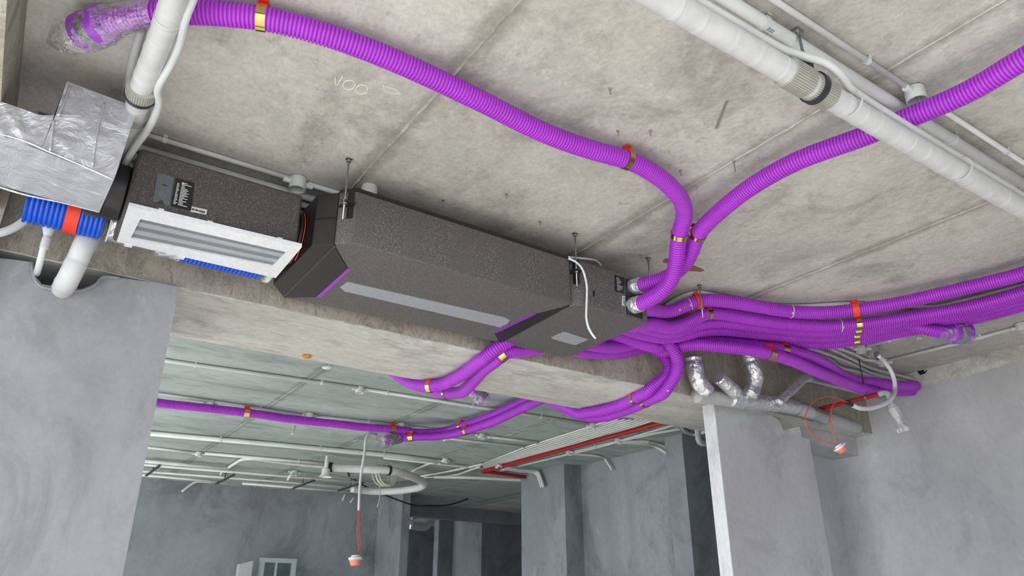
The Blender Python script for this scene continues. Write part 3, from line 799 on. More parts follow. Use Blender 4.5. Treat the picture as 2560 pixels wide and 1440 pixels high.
# bundle leaving the far end of the box
ptsC = [
 ('topmost purple duct of the bundle fanning out from the air box', [(2.44, 2.6, 2.96), (2.504, 2.604, 2.962), (2.564, 2.613, 2.968), (2.614, 2.63, 2.978), (2.658, 2.653, 2.991), (2.698, 2.677, 3.006), (2.737, 2.702, 3.021), (2.774, 2.724, 3.035), (2.813, 2.74, 3.046), (2.857, 2.746, 3.053), (2.907, 2.735, 3.059), (2.955, 2.708, 3.077), (2.997, 2.675, 3.1), (3.04, 2.641, 3.119), (3.089, 2.608, 3.128), (3.141, 2.58, 3.129), (3.194, 2.557, 3.128), (3.247, 2.537, 3.126), (3.301, 2.519, 3.123), (3.355, 2.503, 3.121), (3.408, 2.488, 3.118), (3.461, 2.472, 3.116), (3.514, 2.454, 3.113), (3.566, 2.434, 3.111), (3.618, 2.41, 3.11), (3.668, 2.382, 3.108), (3.716, 2.351, 3.107), (3.762, 2.316, 3.106), (3.805, 2.275, 3.106), (3.845, 2.231, 3.107), (3.882, 2.184, 3.108), (3.916, 2.135, 3.109), (3.947, 2.085, 3.11), (3.975, 2.032, 3.11), (4, 1.979, 3.111), (4.024, 1.924, 3.112), (4.044, 1.869, 3.113), (4.063, 1.812, 3.114), (4.081, 1.756, 3.114), (4.097, 1.698, 3.115), (4.111, 1.64, 3.114), (4.124, 1.582, 3.113), (4.136, 1.523, 3.112), (4.144, 1.464, 3.11), (4.149, 1.405, 3.111), (4.15, 1.348, 3.113), (4.147, 1.293, 3.117), (4.144, 1.236, 3.119), (4.142, 1.177, 3.119), (4.141, 1.116, 3.119), (4.139, 1.056, 3.118), (4.137, 0.9961, 3.117), (4.134, 0.9366, 3.118), (4.129, 0.8773, 3.118), (4.124, 0.8183, 3.119), (4.119, 0.7592, 3.119), (4.113, 0.7001, 3.12)]),
 ('second purple duct of the bundle, dipping under the lower orange clip', [(2.44, 2.69, 2.89), (2.503, 2.693, 2.891), (2.563, 2.699, 2.896), (2.614, 2.711, 2.907), (2.661, 2.725, 2.921), (2.704, 2.741, 2.937), (2.745, 2.756, 2.952), (2.786, 2.768, 2.966), (2.83, 2.777, 2.978), (2.88, 2.785, 2.984), (2.938, 2.785, 2.987), (2.997, 2.769, 2.997), (3.05, 2.744, 3.02), (3.097, 2.718, 3.05), (3.143, 2.698, 3.078), (3.191, 2.682, 3.095), (3.247, 2.665, 3.101), (3.305, 2.648, 3.101), (3.362, 2.634, 3.1), (3.419, 2.621, 3.099), (3.475, 2.607, 3.098), (3.531, 2.592, 3.096), (3.587, 2.575, 3.096), (3.643, 2.557, 3.095), (3.697, 2.537, 3.093), (3.751, 2.515, 3.092), (3.803, 2.492, 3.09), (3.853, 2.465, 3.089), (3.902, 2.434, 3.087), (3.949, 2.399, 3.086), (3.993, 2.359, 3.087), (4.034, 2.315, 3.087), (4.072, 2.269, 3.088), (4.107, 2.22, 3.089), (4.139, 2.17, 3.089), (4.169, 2.118, 3.089), (4.196, 2.065, 3.089), (4.226, 2.013, 3.089), (4.254, 1.96, 3.089), (4.279, 1.906, 3.089), (4.301, 1.85, 3.088), (4.321, 1.794, 3.087), (4.336, 1.736, 3.086), (4.347, 1.677, 3.086), (4.354, 1.618, 3.086), (4.357, 1.559, 3.087), (4.358, 1.502, 3.089), (4.357, 1.446, 3.092), (4.355, 1.391, 3.096), (4.353, 1.334, 3.099), (4.352, 1.275, 3.099), (4.352, 1.214, 3.099), (4.351, 1.154, 3.098), (4.35, 1.093, 3.097), (4.347, 1.033, 3.097), (4.343, 0.9732, 3.097), (4.338, 0.914, 3.098), (4.332, 0.8548, 3.099), (4.326, 0.7956, 3.1), (4.323, 0.7659, 3.1)]),
 ('third purple duct of the bundle, tucked along the second one', [(2.44, 2.78, 2.965), (2.503, 2.783, 2.967), (2.563, 2.788, 2.969), (2.62, 2.799, 2.972), (2.673, 2.812, 2.975), (2.725, 2.827, 2.979), (2.775, 2.841, 2.983), (2.823, 2.852, 2.985), (2.869, 2.86, 2.988), (2.915, 2.866, 2.99), (2.963, 2.872, 2.995), (3.013, 2.877, 3.002), (3.066, 2.874, 3.012), (3.123, 2.862, 3.029), (3.18, 2.843, 3.053), (3.235, 2.817, 3.077), (3.291, 2.789, 3.093), (3.349, 2.762, 3.1), (3.405, 2.739, 3.102), (3.46, 2.721, 3.101), (3.515, 2.704, 3.1), (3.57, 2.686, 3.099), (3.625, 2.668, 3.097), (3.68, 2.648, 3.097), (3.734, 2.627, 3.095), (3.788, 2.606, 3.094), (3.84, 2.583, 3.092), (3.89, 2.558, 3.091), (3.939, 2.53, 3.088), (3.986, 2.499, 3.087), (4.031, 2.462, 3.086), (4.073, 2.42, 3.086), (4.111, 2.375, 3.086), (4.146, 2.327, 3.087), (4.178, 2.277, 3.088), (4.206, 2.224, 3.088), (4.231, 2.17, 3.087), (4.255, 2.116, 3.087), (4.284, 2.064, 3.089), (4.313, 2.012, 3.091), (4.34, 1.959, 3.091), (4.363, 1.904, 3.091), (4.384, 1.848, 3.09), (4.401, 1.791, 3.09), (4.415, 1.734, 3.09), (4.424, 1.676, 3.09), (4.43, 1.618, 3.091), (4.434, 1.56, 3.093), (4.435, 1.502, 3.095), (4.434, 1.446, 3.098), (4.433, 1.388, 3.1), (4.433, 1.329, 3.1), (4.434, 1.269, 3.1), (4.436, 1.208, 3.098), (4.436, 1.148, 3.097), (4.435, 1.087, 3.096), (4.433, 1.028, 3.097), (4.43, 0.9689, 3.097), (4.425, 0.9101, 3.098), (4.42, 0.8513, 3.099), (4.415, 0.7923, 3.1)]),
 ('fourth purple duct of the bundle, a thin strip above the lowest', [(2.44, 2.87, 2.965), (2.503, 2.872, 2.966), (2.563, 2.877, 2.968), (2.62, 2.885, 2.97), (2.674, 2.896, 2.973), (2.727, 2.908, 2.975), (2.777, 2.92, 2.978), (2.827, 2.929, 2.981), (2.876, 2.936, 2.983), (2.924, 2.943, 2.987), (2.973, 2.948, 2.991), (3.022, 2.952, 2.995), (3.071, 2.951, 2.999), (3.121, 2.938, 3.009), (3.182, 2.932, 3.026), (3.243, 2.921, 3.047), (3.305, 2.902, 3.068), (3.366, 2.878, 3.083), (3.426, 2.853, 3.093), (3.485, 2.829, 3.098), (3.542, 2.809, 3.099), (3.599, 2.79, 3.098), (3.655, 2.771, 3.098), (3.71, 2.751, 3.097), (3.765, 2.73, 3.096), (3.82, 2.707, 3.096), (3.873, 2.684, 3.095), (3.925, 2.66, 3.093), (3.976, 2.634, 3.092), (4.026, 2.605, 3.09), (4.074, 2.573, 3.088), (4.119, 2.536, 3.088), (4.162, 2.495, 3.088), (4.203, 2.45, 3.09), (4.24, 2.403, 3.092), (4.275, 2.354, 3.095), (4.309, 2.304, 3.098), (4.341, 2.253, 3.102), (4.375, 2.203, 3.105), (4.402, 2.15, 3.109), (4.424, 2.093, 3.11), (4.44, 2.034, 3.11), (4.453, 1.974, 3.104), (4.466, 1.914, 3.099), (4.478, 1.854, 3.096), (4.489, 1.795, 3.095), (4.497, 1.735, 3.094), (4.503, 1.676, 3.095), (4.507, 1.618, 3.097), (4.51, 1.56, 3.098), (4.511, 1.501, 3.1), (4.511, 1.443, 3.102), (4.511, 1.383, 3.102), (4.512, 1.322, 3.101), (4.513, 1.261, 3.099), (4.515, 1.2, 3.098), (4.515, 1.139, 3.097), (4.514, 1.079, 3.097), (4.511, 1.02, 3.097), (4.507, 0.9612, 3.098), (4.502, 0.9026, 3.1), (4.497, 0.8438, 3.101), (4.494, 0.8143, 3.102)]),
 ('lowest purple duct of the flat band passing the row of gold clips', [(2.44, 2.96, 2.965), (2.501, 2.961, 2.966), (2.561, 2.964, 2.966), (2.617, 2.97, 2.967), (2.671, 2.979, 2.968), (2.724, 2.987, 2.969), (2.775, 2.996, 2.968), (2.823, 3.003, 2.967), (2.871, 3.007, 2.965), (2.917, 3.01, 2.963), (2.966, 3.012, 2.96), (3.023, 3.016, 2.961), (3.09, 3.036, 2.968), (3.17, 3.068, 2.996), (3.254, 3.098, 3.035), (3.314, 3.092, 3.052), (3.365, 3.064, 3.066), (3.416, 3.033, 3.079), (3.468, 3.002, 3.089), (3.521, 2.974, 3.096), (3.574, 2.948, 3.1), (3.628, 2.923, 3.102), (3.682, 2.898, 3.101), (3.737, 2.875, 3.101), (3.791, 2.851, 3.1), (3.846, 2.827, 3.1), (3.901, 2.803, 3.1), (3.955, 2.779, 3.1), (4.008, 2.755, 3.102), (4.058, 2.726, 3.102), (4.105, 2.695, 3.097), (4.15, 2.662, 3.092), (4.193, 2.624, 3.089), (4.233, 2.582, 3.088), (4.271, 2.536, 3.089), (4.306, 2.488, 3.09), (4.338, 2.437, 3.092), (4.368, 2.386, 3.094), (4.395, 2.333, 3.097), (4.422, 2.281, 3.1), (4.449, 2.227, 3.102), (4.475, 2.174, 3.104), (4.496, 2.118, 3.105), (4.512, 2.059, 3.103), (4.526, 2, 3.101), (4.539, 1.94, 3.099), (4.551, 1.881, 3.097), (4.562, 1.821, 3.097), (4.57, 1.762, 3.097), (4.577, 1.703, 3.098), (4.582, 1.645, 3.099), (4.586, 1.586, 3.1), (4.588, 1.527, 3.101), (4.588, 1.467, 3.102), (4.589, 1.407, 3.101), (4.592, 1.346, 3.1), (4.594, 1.286, 3.099), (4.596, 1.225, 3.097), (4.597, 1.164, 3.096), (4.596, 1.104, 3.096), (4.593, 1.045, 3.097), (4.589, 0.9861, 3.098), (4.584, 0.9271, 3.099), (4.58, 0.8681, 3.1), (4.577, 0.8385, 3.1)]),
 ('upper of the two purple ducts curving down into the wall hole', [(2.44, 3.05, 2.965), (2.502, 3.053, 2.966), (2.564, 3.056, 2.969), (2.623, 3.06, 2.975), (2.68, 3.064, 2.983), (2.736, 3.067, 2.99), (2.79, 3.069, 2.995), (2.843, 3.071, 2.998), (2.895, 3.071, 3.001), (2.945, 3.068, 3.003), (2.997, 3.065, 3.001), (3.064, 3.08, 3), (3.123, 3.085, 3.028), (3.172, 3.061, 3.048), (3.232, 3.037, 3.051), (3.291, 3.021, 3.046), (3.344, 2.992, 3.045), (3.397, 2.961, 3.047), (3.45, 2.929, 3.045), (3.504, 2.898, 3.041), (3.558, 2.87, 3.038), (3.613, 2.846, 3.036), (3.667, 2.825, 3.035), (3.722, 2.806, 3.034), (3.778, 2.787, 3.034), (3.835, 2.769, 3.034), (3.893, 2.753, 3.034), (3.951, 2.739, 3.033), (4.009, 2.731, 3.03), (4.068, 2.73, 3.028), (4.128, 2.732, 3.032), (4.188, 2.738, 3.033), (4.249, 2.745, 3.034), (4.31, 2.755, 3.034), (4.371, 2.767, 3.035), (4.432, 2.781, 3.035), (4.494, 2.798, 3.036), (4.555, 2.818, 3.036), (4.616, 2.837, 3.037), (4.678, 2.854, 3.035), (4.738, 2.867, 3.033), (4.798, 2.876, 3.031), (4.858, 2.882, 3.029), (4.917, 2.885, 3.029), (4.973, 2.886, 3.03), (5.027, 2.883, 3.033), (5.076, 2.876, 3.04), (5.122, 2.864, 3.042), (5.166, 2.851, 3.04), (5.212, 2.841, 3.039), (5.262, 2.835, 3.042), (5.316, 2.833, 3.045), (5.373, 2.831, 3.051), (5.429, 2.829, 3.058), (5.485, 2.826, 3.065), (5.54, 2.823, 3.072), (5.594, 2.818, 3.078), (5.62, 2.816, 3.081)]),
 ('lower of the two purple ducts curving down into the wall hole', [(2.44, 3.13, 2.965), (2.504, 3.135, 2.967), (2.568, 3.14, 2.97), (2.632, 3.146, 2.976), (2.696, 3.154, 2.983), (2.761, 3.163, 2.992), (2.828, 3.176, 3.003), (2.894, 3.187, 3.017), (2.958, 3.193, 3.027), (3.017, 3.188, 3.031), (3.07, 3.169, 3.026), (3.116, 3.155, 3.018), (3.163, 3.138, 3.006), (3.207, 3.099, 2.977), (3.235, 3.03, 2.986), (3.26, 2.981, 2.992), (3.295, 2.941, 2.994), (3.332, 2.898, 2.992), (3.372, 2.858, 2.984), (3.417, 2.82, 2.976), (3.466, 2.788, 2.969), (3.515, 2.763, 2.965), (3.567, 2.743, 2.963), (3.62, 2.728, 2.961), (3.675, 2.715, 2.96), (3.732, 2.707, 2.958), (3.788, 2.703, 2.957), (3.845, 2.703, 2.955), (3.901, 2.706, 2.954), (3.958, 2.711, 2.953), (4.015, 2.717, 2.952), (4.072, 2.725, 2.951), (4.13, 2.735, 2.95), (4.186, 2.745, 2.949), (4.243, 2.755, 2.95), (4.299, 2.766, 2.951), (4.354, 2.777, 2.954), (4.408, 2.788, 2.956), (4.461, 2.799, 2.959), (4.514, 2.809, 2.96), (4.567, 2.818, 2.961), (4.62, 2.826, 2.962), (4.674, 2.832, 2.963), (4.732, 2.839, 2.963), (4.792, 2.845, 2.962), (4.853, 2.85, 2.96), (4.917, 2.854, 2.959), (4.983, 2.859, 2.961), (5.052, 2.868, 2.964), (5.125, 2.881, 2.972), (5.199, 2.893, 2.987), (5.268, 2.898, 3.003), (5.333, 2.9, 3.016), (5.394, 2.9, 3.026), (5.453, 2.898, 3.035), (5.51, 2.896, 3.044), (5.565, 2.893, 3.052), (5.618, 2.889, 3.06), (5.667, 2.881, 3.066), (5.691, 2.877, 3.069)]),
]
DC = []
for lab, p in ptsC:
    o, D = duct(lab, p, seg=16)
    DC.append((o, D))
GC = 'clips along the duct bundle'
clip('all orange clip on the topmost bundle duct beside the gold row', DC[0][1], (3.904, 2.215, 3.12), w=.034, mode='orange')
clip('orange clip with hook on the topmost bundle duct near the air box', DC[0][1], (3.033, 2.619, 3.12), w=.026, mode='orange')
clip('gold banded clip on the second bundle duct near the air box', DC[1][1], (3.18, 2.688, 3.1), w=.030)
for k, y in ((1, 811), (2, 824.5), (3, 838), (4, 851)):
    nm = ('second', 'third', 'fourth', 'lowest')[k - 1]
    clip('gold banded clip on the %s duct in the gold row of the bundle' % nm, DC[k][1], {1: (4.081, 2.318, 3.1), 2: (4.166, 2.374, 3.1), 3: (4.253, 2.433, 3.1), 4: (4.34, 2.492, 3.1)}[k], w=.034)
clip('gold banded clip on the upper duct curving to the wall hole', DC[5][1], (3.928, 2.732, 3.03), w=.05)
clip('gold banded clip on the lower duct curving to the wall hole', DC[6][1], (3.737, 2.689, 2.95), w=.05)
def tie(o, D, p, R=RT):
    c, t = near(D, p)
    part('cable_tie', MB().arc(c, t, (0, 0, 1) - t * t[2], 0, 2 * math.pi, R + .0004, R + .0022, .005, 20).obox(c + np.array((-.02, -.027, -.022)), (1, 0, 0), (0, 1, 0), (0, 0, 1), .009, .009, .009), 'white', o)
tie(DC[0][0], DC[0][1], (3.603, 2.44, 3.12))
tie(DC[0][0], DC[0][1], (2.988, 2.75, 3.09))
tie(DC[0][0], DC[0][1], (3.026, 2.695, 3.12))
tie(DC[1][0], DC[1][1], (4.01, 2.39, 3.1))

# ducts ducking under the beam into the far room
o, D = duct('inner purple duct of the U-turn under the beam', [(2.44, 3.12, 2.875), (2.501, 3.132, 2.875), (2.561, 3.144, 2.879), (2.619, 3.157, 2.886), (2.676, 3.169, 2.896), (2.734, 3.182, 2.908), (2.792, 3.194, 2.922), (2.851, 3.206, 2.936), (2.912, 3.217, 2.95), (2.972, 3.226, 2.965), (3.035, 3.229, 2.982), (3.098, 3.229, 3.011), (3.156, 3.218, 3.03), (3.208, 3.193, 3.031), (3.249, 3.167, 3.008), (3.278, 3.14, 2.968), (3.291, 3.131, 2.918), (3.288, 3.138, 2.874), (3.276, 3.153, 2.843), (3.257, 3.181, 2.819), (3.231, 3.214, 2.795), (3.221, 3.245, 2.773), (3.224, 3.282, 2.764), (3.235, 3.327, 2.764), (3.248, 3.375, 2.764), (3.26, 3.427, 2.764), (3.271, 3.48, 2.763), (3.281, 3.533, 2.762), (3.287, 3.588, 2.76), (3.286, 3.645, 2.759), (3.278, 3.707, 2.757), (3.265, 3.771, 2.756), (3.25, 3.835, 2.758), (3.238, 3.898, 2.763), (3.229, 3.963, 2.771), (3.223, 4.011, 2.806), (3.22, 4.062, 2.832), (3.222, 4.114, 2.857), (3.226, 4.165, 2.882), (3.232, 4.216, 2.907), (3.24, 4.268, 2.933), (3.249, 4.32, 2.958), (3.26, 4.371, 2.983), (3.271, 4.423, 3.008), (3.282, 4.474, 3.033), (3.288, 4.5, 3.045)], seg=18)
clip('gold banded clip on the inner U-turn duct', D, (3.26, 3.417, 2.765), w=.032)
o, D = duct('outer purple duct of the U-turn under the beam', [(2.44, 3.04, 2.885), (2.504, 3.044, 2.886), (2.566, 3.05, 2.891), (2.624, 3.059, 2.898), (2.681, 3.073, 2.908), (2.739, 3.09, 2.921), (2.796, 3.11, 2.936), (2.852, 3.125, 2.952), (2.905, 3.134, 2.968), (2.953, 3.135, 2.984), (2.995, 3.13, 3.002), (3.031, 3.114, 3.033), (3.061, 3.066, 3.053), (3.099, 3.022, 3.032), (3.145, 3.003, 3.008), (3.175, 2.989, 2.971), (3.207, 2.988, 2.929), (3.24, 3.008, 2.892), (3.257, 3.037, 2.85), (3.261, 3.07, 2.815), (3.259, 3.107, 2.782), (3.263, 3.154, 2.751), (3.28, 3.209, 2.742), (3.294, 3.26, 2.744), (3.307, 3.307, 2.747), (3.32, 3.354, 2.748), (3.333, 3.402, 2.75), (3.344, 3.453, 2.75), (3.354, 3.506, 2.749), (3.362, 3.56, 2.749), (3.367, 3.614, 2.748), (3.368, 3.67, 2.746), (3.362, 3.73, 2.743), (3.349, 3.793, 2.739), (3.333, 3.857, 2.74), (3.322, 3.917, 2.75), (3.316, 3.972, 2.765), (3.314, 4.025, 2.784), (3.314, 4.079, 2.806), (3.316, 4.131, 2.83), (3.319, 4.183, 2.854), (3.324, 4.235, 2.879), (3.329, 4.286, 2.904), (3.335, 4.337, 2.929), (3.342, 4.387, 2.954), (3.348, 4.436, 2.979), (3.353, 4.485, 3.003)], seg=18)
tie(o, D, (3.233, 3.134, 2.75))
clip('gold banded clip on the outer U-turn duct', D, (3.326, 3.4, 2.75), w=.032)
o, D = duct('left purple duct slanting under the beam below the grey units', [(2.207, 3.2, 2.921), (2.173, 3.186, 2.898), (2.141, 3.172, 2.876), (2.111, 3.163, 2.856), (2.082, 3.164, 2.834), (2.052, 3.179, 2.81), (2.028, 3.205, 2.788), (2.018, 3.234, 2.775), (2.016, 3.27, 2.765), (2.02, 3.315, 2.764), (2.028, 3.367, 2.764), (2.038, 3.421, 2.763), (2.048, 3.477, 2.762), (2.056, 3.534, 2.761), (2.061, 3.59, 2.76), (2.064, 3.646, 2.759), (2.065, 3.7, 2.757), (2.064, 3.753, 2.755), (2.054, 3.806, 2.754), (2.029, 3.861, 2.754), (2, 3.915, 2.76), (1.981, 3.967, 2.773), (1.976, 4.015, 2.793), (1.975, 4.063, 2.814), (1.973, 4.113, 2.837), (1.971, 4.164, 2.863), (1.97, 4.216, 2.89), (1.971, 4.267, 2.917), (1.974, 4.319, 2.944), (1.978, 4.371, 2.972), (1.982, 4.422, 2.999), (1.987, 4.474, 3.027), (1.989, 4.5, 3.041)], seg=18)
clip('gold banded clip on the left duct slanting under the beam', D, (2.067, 3.907, 2.765), w=.03)
o, D = duct('right purple duct slanting under the beam, lit ribs below the air box', [(2.487, 3.2, 2.914), (2.432, 3.203, 2.897), (2.377, 3.206, 2.88), (2.322, 3.211, 2.864), (2.268, 3.215, 2.847), (2.22, 3.218, 2.833), (2.181, 3.216, 2.822), (2.148, 3.216, 2.812), (2.114, 3.225, 2.798), (2.094, 3.243, 2.775), (2.093, 3.28, 2.764), (2.099, 3.327, 2.764), (2.108, 3.378, 2.764), (2.119, 3.431, 2.764), (2.133, 3.485, 2.764), (2.149, 3.54, 2.764), (2.166, 3.595, 2.763), (2.184, 3.649, 2.762), (2.2, 3.702, 2.763), (2.217, 3.754, 2.764), (2.233, 3.805, 2.764), (2.247, 3.856, 2.764), (2.257, 3.91, 2.764), (2.26, 3.973, 2.774), (2.255, 4.041, 2.786), (2.25, 4.107, 2.799), (2.25, 4.168, 2.815), (2.253, 4.225, 2.836), (2.256, 4.281, 2.859), (2.257, 4.336, 2.884), (2.256, 4.391, 2.912), (2.255, 4.446, 2.942), (2.253, 4.5, 2.971)], seg=18)
clip('gold banded clip under the corner of the air box', D, (2.049, 3.129, 2.765), w=.04)
clip('gold banded clip low on the right duct slanting under the beam', D, (2.244, 4.1, 2.794), w=.03)

o, D = duct('purple duct crossing the far room from the column to the beam', [(0.6255, 6.66, 3.12), (0.6822, 6.673, 3.119), (0.7384, 6.685, 3.117), (0.7948, 6.697, 3.116), (0.8518, 6.706, 3.114), (0.9101, 6.713, 3.114), (0.9696, 6.716, 3.114), (1.03, 6.716, 3.115), (1.09, 6.714, 3.116), (1.15, 6.711, 3.118), (1.21, 6.706, 3.119), (1.27, 6.701, 3.119), (1.33, 6.696, 3.12), (1.389, 6.69, 3.12), (1.449, 6.685, 3.121), (1.51, 6.68, 3.121), (1.57, 6.676, 3.122), (1.63, 6.673, 3.122), (1.689, 6.67, 3.122), (1.749, 6.669, 3.121), (1.808, 6.668, 3.121), (1.867, 6.668, 3.12), (1.926, 6.668, 3.119), (1.985, 6.668, 3.118), (2.044, 6.666, 3.118), (2.104, 6.664, 3.118), (2.164, 6.66, 3.118), (2.224, 6.655, 3.118), (2.284, 6.649, 3.119), (2.344, 6.642, 3.119), (2.404, 6.635, 3.12), (2.464, 6.627, 3.12), (2.523, 6.62, 3.12), (2.582, 6.614, 3.12), (2.639, 6.609, 3.118), (2.697, 6.602, 3.117), (2.757, 6.593, 3.118), (2.816, 6.582, 3.119), (2.876, 6.57, 3.121), (2.936, 6.559, 3.122), (2.995, 6.549, 3.123), (3.052, 6.542, 3.122), (3.106, 6.537, 3.124), (3.161, 6.531, 3.126), (3.213, 6.513, 3.117), (3.261, 6.481, 3.111), (3.307, 6.443, 3.109), (3.35, 6.402, 3.108), (3.387, 6.356, 3.109), (3.418, 6.309, 3.11), (3.44, 6.26, 3.111), (3.456, 6.21, 3.114), (3.467, 6.159, 3.116), (3.476, 6.108, 3.119), (3.483, 6.055, 3.121), (3.49, 5.999, 3.122), (3.497, 5.943, 3.123), (3.502, 5.885, 3.124), (3.506, 5.827, 3.124), (3.51, 5.768, 3.125), (3.512, 5.709, 3.125), (3.513, 5.65, 3.125), (3.514, 5.59, 3.125), (3.514, 5.53, 3.126), (3.512, 5.471, 3.126), (3.509, 5.411, 3.126), (3.505, 5.352, 3.126), (3.501, 5.292, 3.126), (3.495, 5.233, 3.126), (3.49, 5.173, 3.126), (3.485, 5.113, 3.126), (3.48, 5.053, 3.126), (3.475, 4.993, 3.126), (3.471, 4.932, 3.126), (3.466, 4.872, 3.126), (3.462, 4.811, 3.125), (3.458, 4.751, 3.125), (3.454, 4.691, 3.125), (3.45, 4.63, 3.125), (3.447, 4.57, 3.125), (3.443, 4.51, 3.125), (3.44, 4.45, 3.125), (3.437, 4.391, 3.125), (3.435, 4.331, 3.125)], seg=16)
clip('clip on the far room duct at its left stretch', D, (1.646, 6.657, 3.12), w=.05)
clip('clip on the far room duct beside the hanging conduit', D, (3.006, 6.534, 3.12), w=.05)
clip('orange clip at the far room duct bend', D, (3.487, 6.049, 3.12), w=.04)
F2, D = duct('shorter purple duct in the far room ending in a wrapped fitting', [(3.118, 6.582, 3.063), (3.15, 6.525, 3.054), (3.187, 6.474, 3.056), (3.232, 6.431, 3.056), (3.276, 6.387, 3.054), (3.318, 6.342, 3.051), (3.355, 6.293, 3.05), (3.387, 6.243, 3.05), (3.413, 6.189, 3.05), (3.434, 6.135, 3.05), (3.449, 6.078, 3.05), (3.46, 6.022, 3.05), (3.468, 5.965, 3.051), (3.475, 5.907, 3.051), (3.481, 5.849, 3.052), (3.485, 5.79, 3.052), (3.489, 5.73, 3.052), (3.492, 5.671, 3.052), (3.494, 5.611, 3.052), (3.494, 5.551, 3.052), (3.493, 5.492, 3.052), (3.49, 5.432, 3.052), (3.486, 5.374, 3.052), (3.481, 5.315, 3.053), (3.474, 5.257, 3.053), (3.468, 5.198, 3.054), (3.462, 5.14, 3.054), (3.456, 5.081, 3.054), (3.45, 5.022, 3.054), (3.444, 4.963, 3.055), (3.438, 4.905, 3.055), (3.432, 4.846, 3.055), (3.427, 4.787, 3.056), (3.422, 4.728, 3.056), (3.417, 4.67, 3.057), (3.413, 4.611, 3.057), (3.41, 4.552, 3.057), (3.406, 4.493, 3.058), (3.403, 4.433, 3.058), (3.4, 4.374, 3.058), (3.398, 4.316, 3.059), (3.397, 4.287, 3.06)], seg=16)
clip('gold clip on the short far room duct near its wrapped end', D, (3.177, 6.474, 3.06), w=.05)
clip('small gold clip on the short far room duct at the bend', D, (3.499, 5.925, 3.06), w=.04)
e = np.array((3.109, 6.563, 3.06))
d = np.array((2.926, 6.588, 3)) - e
wrapped_end(F2, e, d, RT, .05, .06, (.03, .09, .03))
d /= np.linalg.norm(d)
bag(F2, [e - d * .08, e - d * .02, e + d * .05, e + d * .12, e + d * .19, e + d * .24], [.04, .046, .056, .062, .064, .05], .12, 5)

def loose_end(label, pts, R2, lens, seed, rad):
    o, D = duct(label, pts, seg=16)
    e = D[-1]
    d = D[-1] - D[-3]
    d = d / np.linalg.norm(d)
    wrapped_end(o, e, d, RT, R2, .06, lens)
    L_ = sum(lens)
    bag(o, [D[max(0, len(D) - 9)], D[len(D) - 4], e + d * L_ * .3, e + d * L_ * .7, e + d * L_ * 1.05, e + d * L_ * 1.35], rad, .12, seed)
    return o
loose_end('short wrapped purple duct end hanging below the bundle at the right wall', [(4.306, 2.171, 3.116), (4.332, 2.13, 3.092), (4.359, 2.089, 3.068), (4.396, 2.05, 3.046), (4.446, 2.017, 3.034), (4.501, 1.984, 3.03)], .062, (.03, .05, .025), 8, [.041, .045, .062, .07, .068, .03])
loose_end('wrapped purple duct end peeking below the beam in the far room', [(2.706, 4.733, 3.15), (2.746, 4.728, 3.118), (2.786, 4.72, 3.083), (2.823, 4.711, 3.05)], .055, (.03, .04, .03), 9, [.04, .045, .058, .064, .064, .04])

# ------------------------------------------------------------------ filter box at the left end of the unit
FB = 2.82
fx0, fx1, fy0, fy1 = .150, .752, 2.640, 2.99
filt = thing('filter_box', 'coarse grey foam filter box with a white grille frame underneath', 'filter box', (.45, 2.8, FB))
bevel(part('housing', MB().prism([(fx0 - .012, fy0), (fx1, fy0), (fx1, fy1), (fx0 - .012, fy1)], FB, 3.055), 'epp2', filt), 0.012)
f4 = [(0.1453, 2.631, 2.812), (0.7603, 2.603, 2.812), (0.7674, 2.948, 2.812), (0.1529, 2.954, 2.812)]
gi = [(0.1972, 2.708, 2.809), (0.7253, 2.678, 2.809), (0.7194, 2.842, 2.809), (0.1926, 2.896, 2.809)]
gi = [(p[0], p[1]) for p in gi]
fo = [(p[0], p[1]) for p in f4]
fr = MB()
for i in range(4):
    j = (i + 1) % 4
    q = [fo[i], fo[j], gi[j], gi[i]]
    fr.hexa([(x, y, 2.806) for x, y in q][::-1] + [(x, y, 2.822) for x, y in q][::-1])
part('grille_frame', fr, 'frame', filt, label='white grille frame')
for k in range(5):                                   # grille slats, light and dark in turn
    t0, t1 = k / 5 + .004, (k + 1) / 5 - .004
    L0, L1 = np.array(gi[0]), np.array(gi[3])
    R0, R1 = np.array(gi[1]), np.array(gi[2])
    q = [L0 + (L1 - L0) * t0, R0 + (R1 - R0) * t0, R0 + (R1 - R0) * t1, L0 + (L1 - L0) * t1]
    part('grille_slat', MB().prism([tuple(a) for a in q], 2.811 + (.003 if k % 2 == 0 else 0), 2.819), 'grille_b' if k % 2 == 0 else 'grille_a', filt)
for p in [(0.2503, 2.636, 2.817), (0.419, 2.636, 2.819), (0.6809, 2.636, 2.825)]:
    part('frame_clip', MB().box(p[0] - .009, p[0] + .009, fy0 - .009, fy0 - .001, p[2] - .010, p[2] + .014), 'frame', filt)
for p in [(0.195, 2.962, 2.812), (0.3873, 2.961, 2.812)]:
    part('frame_clip', MB().box(p[0] - .014, p[0] + .014, p[1] - .012, p[1] + .012, 2.8035, 2.826), 'frame', filt)
FYB = fy0 - .0005
def ff(name, pts, mat, t=.003, label=None):
    o = part(name, MB().prism_y([(p[0], p[2]) for p in pts], FYB - t, FYB + .001), mat, filt)
    if label:
        o['label'] = label
    return o
sp = ff('socket_panel', [(0.2127, 2.639, 2.971), (0.269, 2.639, 2.972), (0.2747, 2.639, 2.851), (0.219, 2.639, 2.853)], 'seal', .003, 'grey socket plate')
ff('network_socket', [(0.235, 2.636, 2.95), (0.2488, 2.636, 2.949), (0.2487, 2.636, 2.934), (0.2431, 2.636, 2.927), (0.235, 2.636, 2.934)], 'label', .001)
ff('network_socket_lip', [(0.2319, 2.636, 2.952), (0.2508, 2.636, 2.953), (0.2509, 2.636, 2.945), (0.2333, 2.636, 2.944)], 'print', .0005)
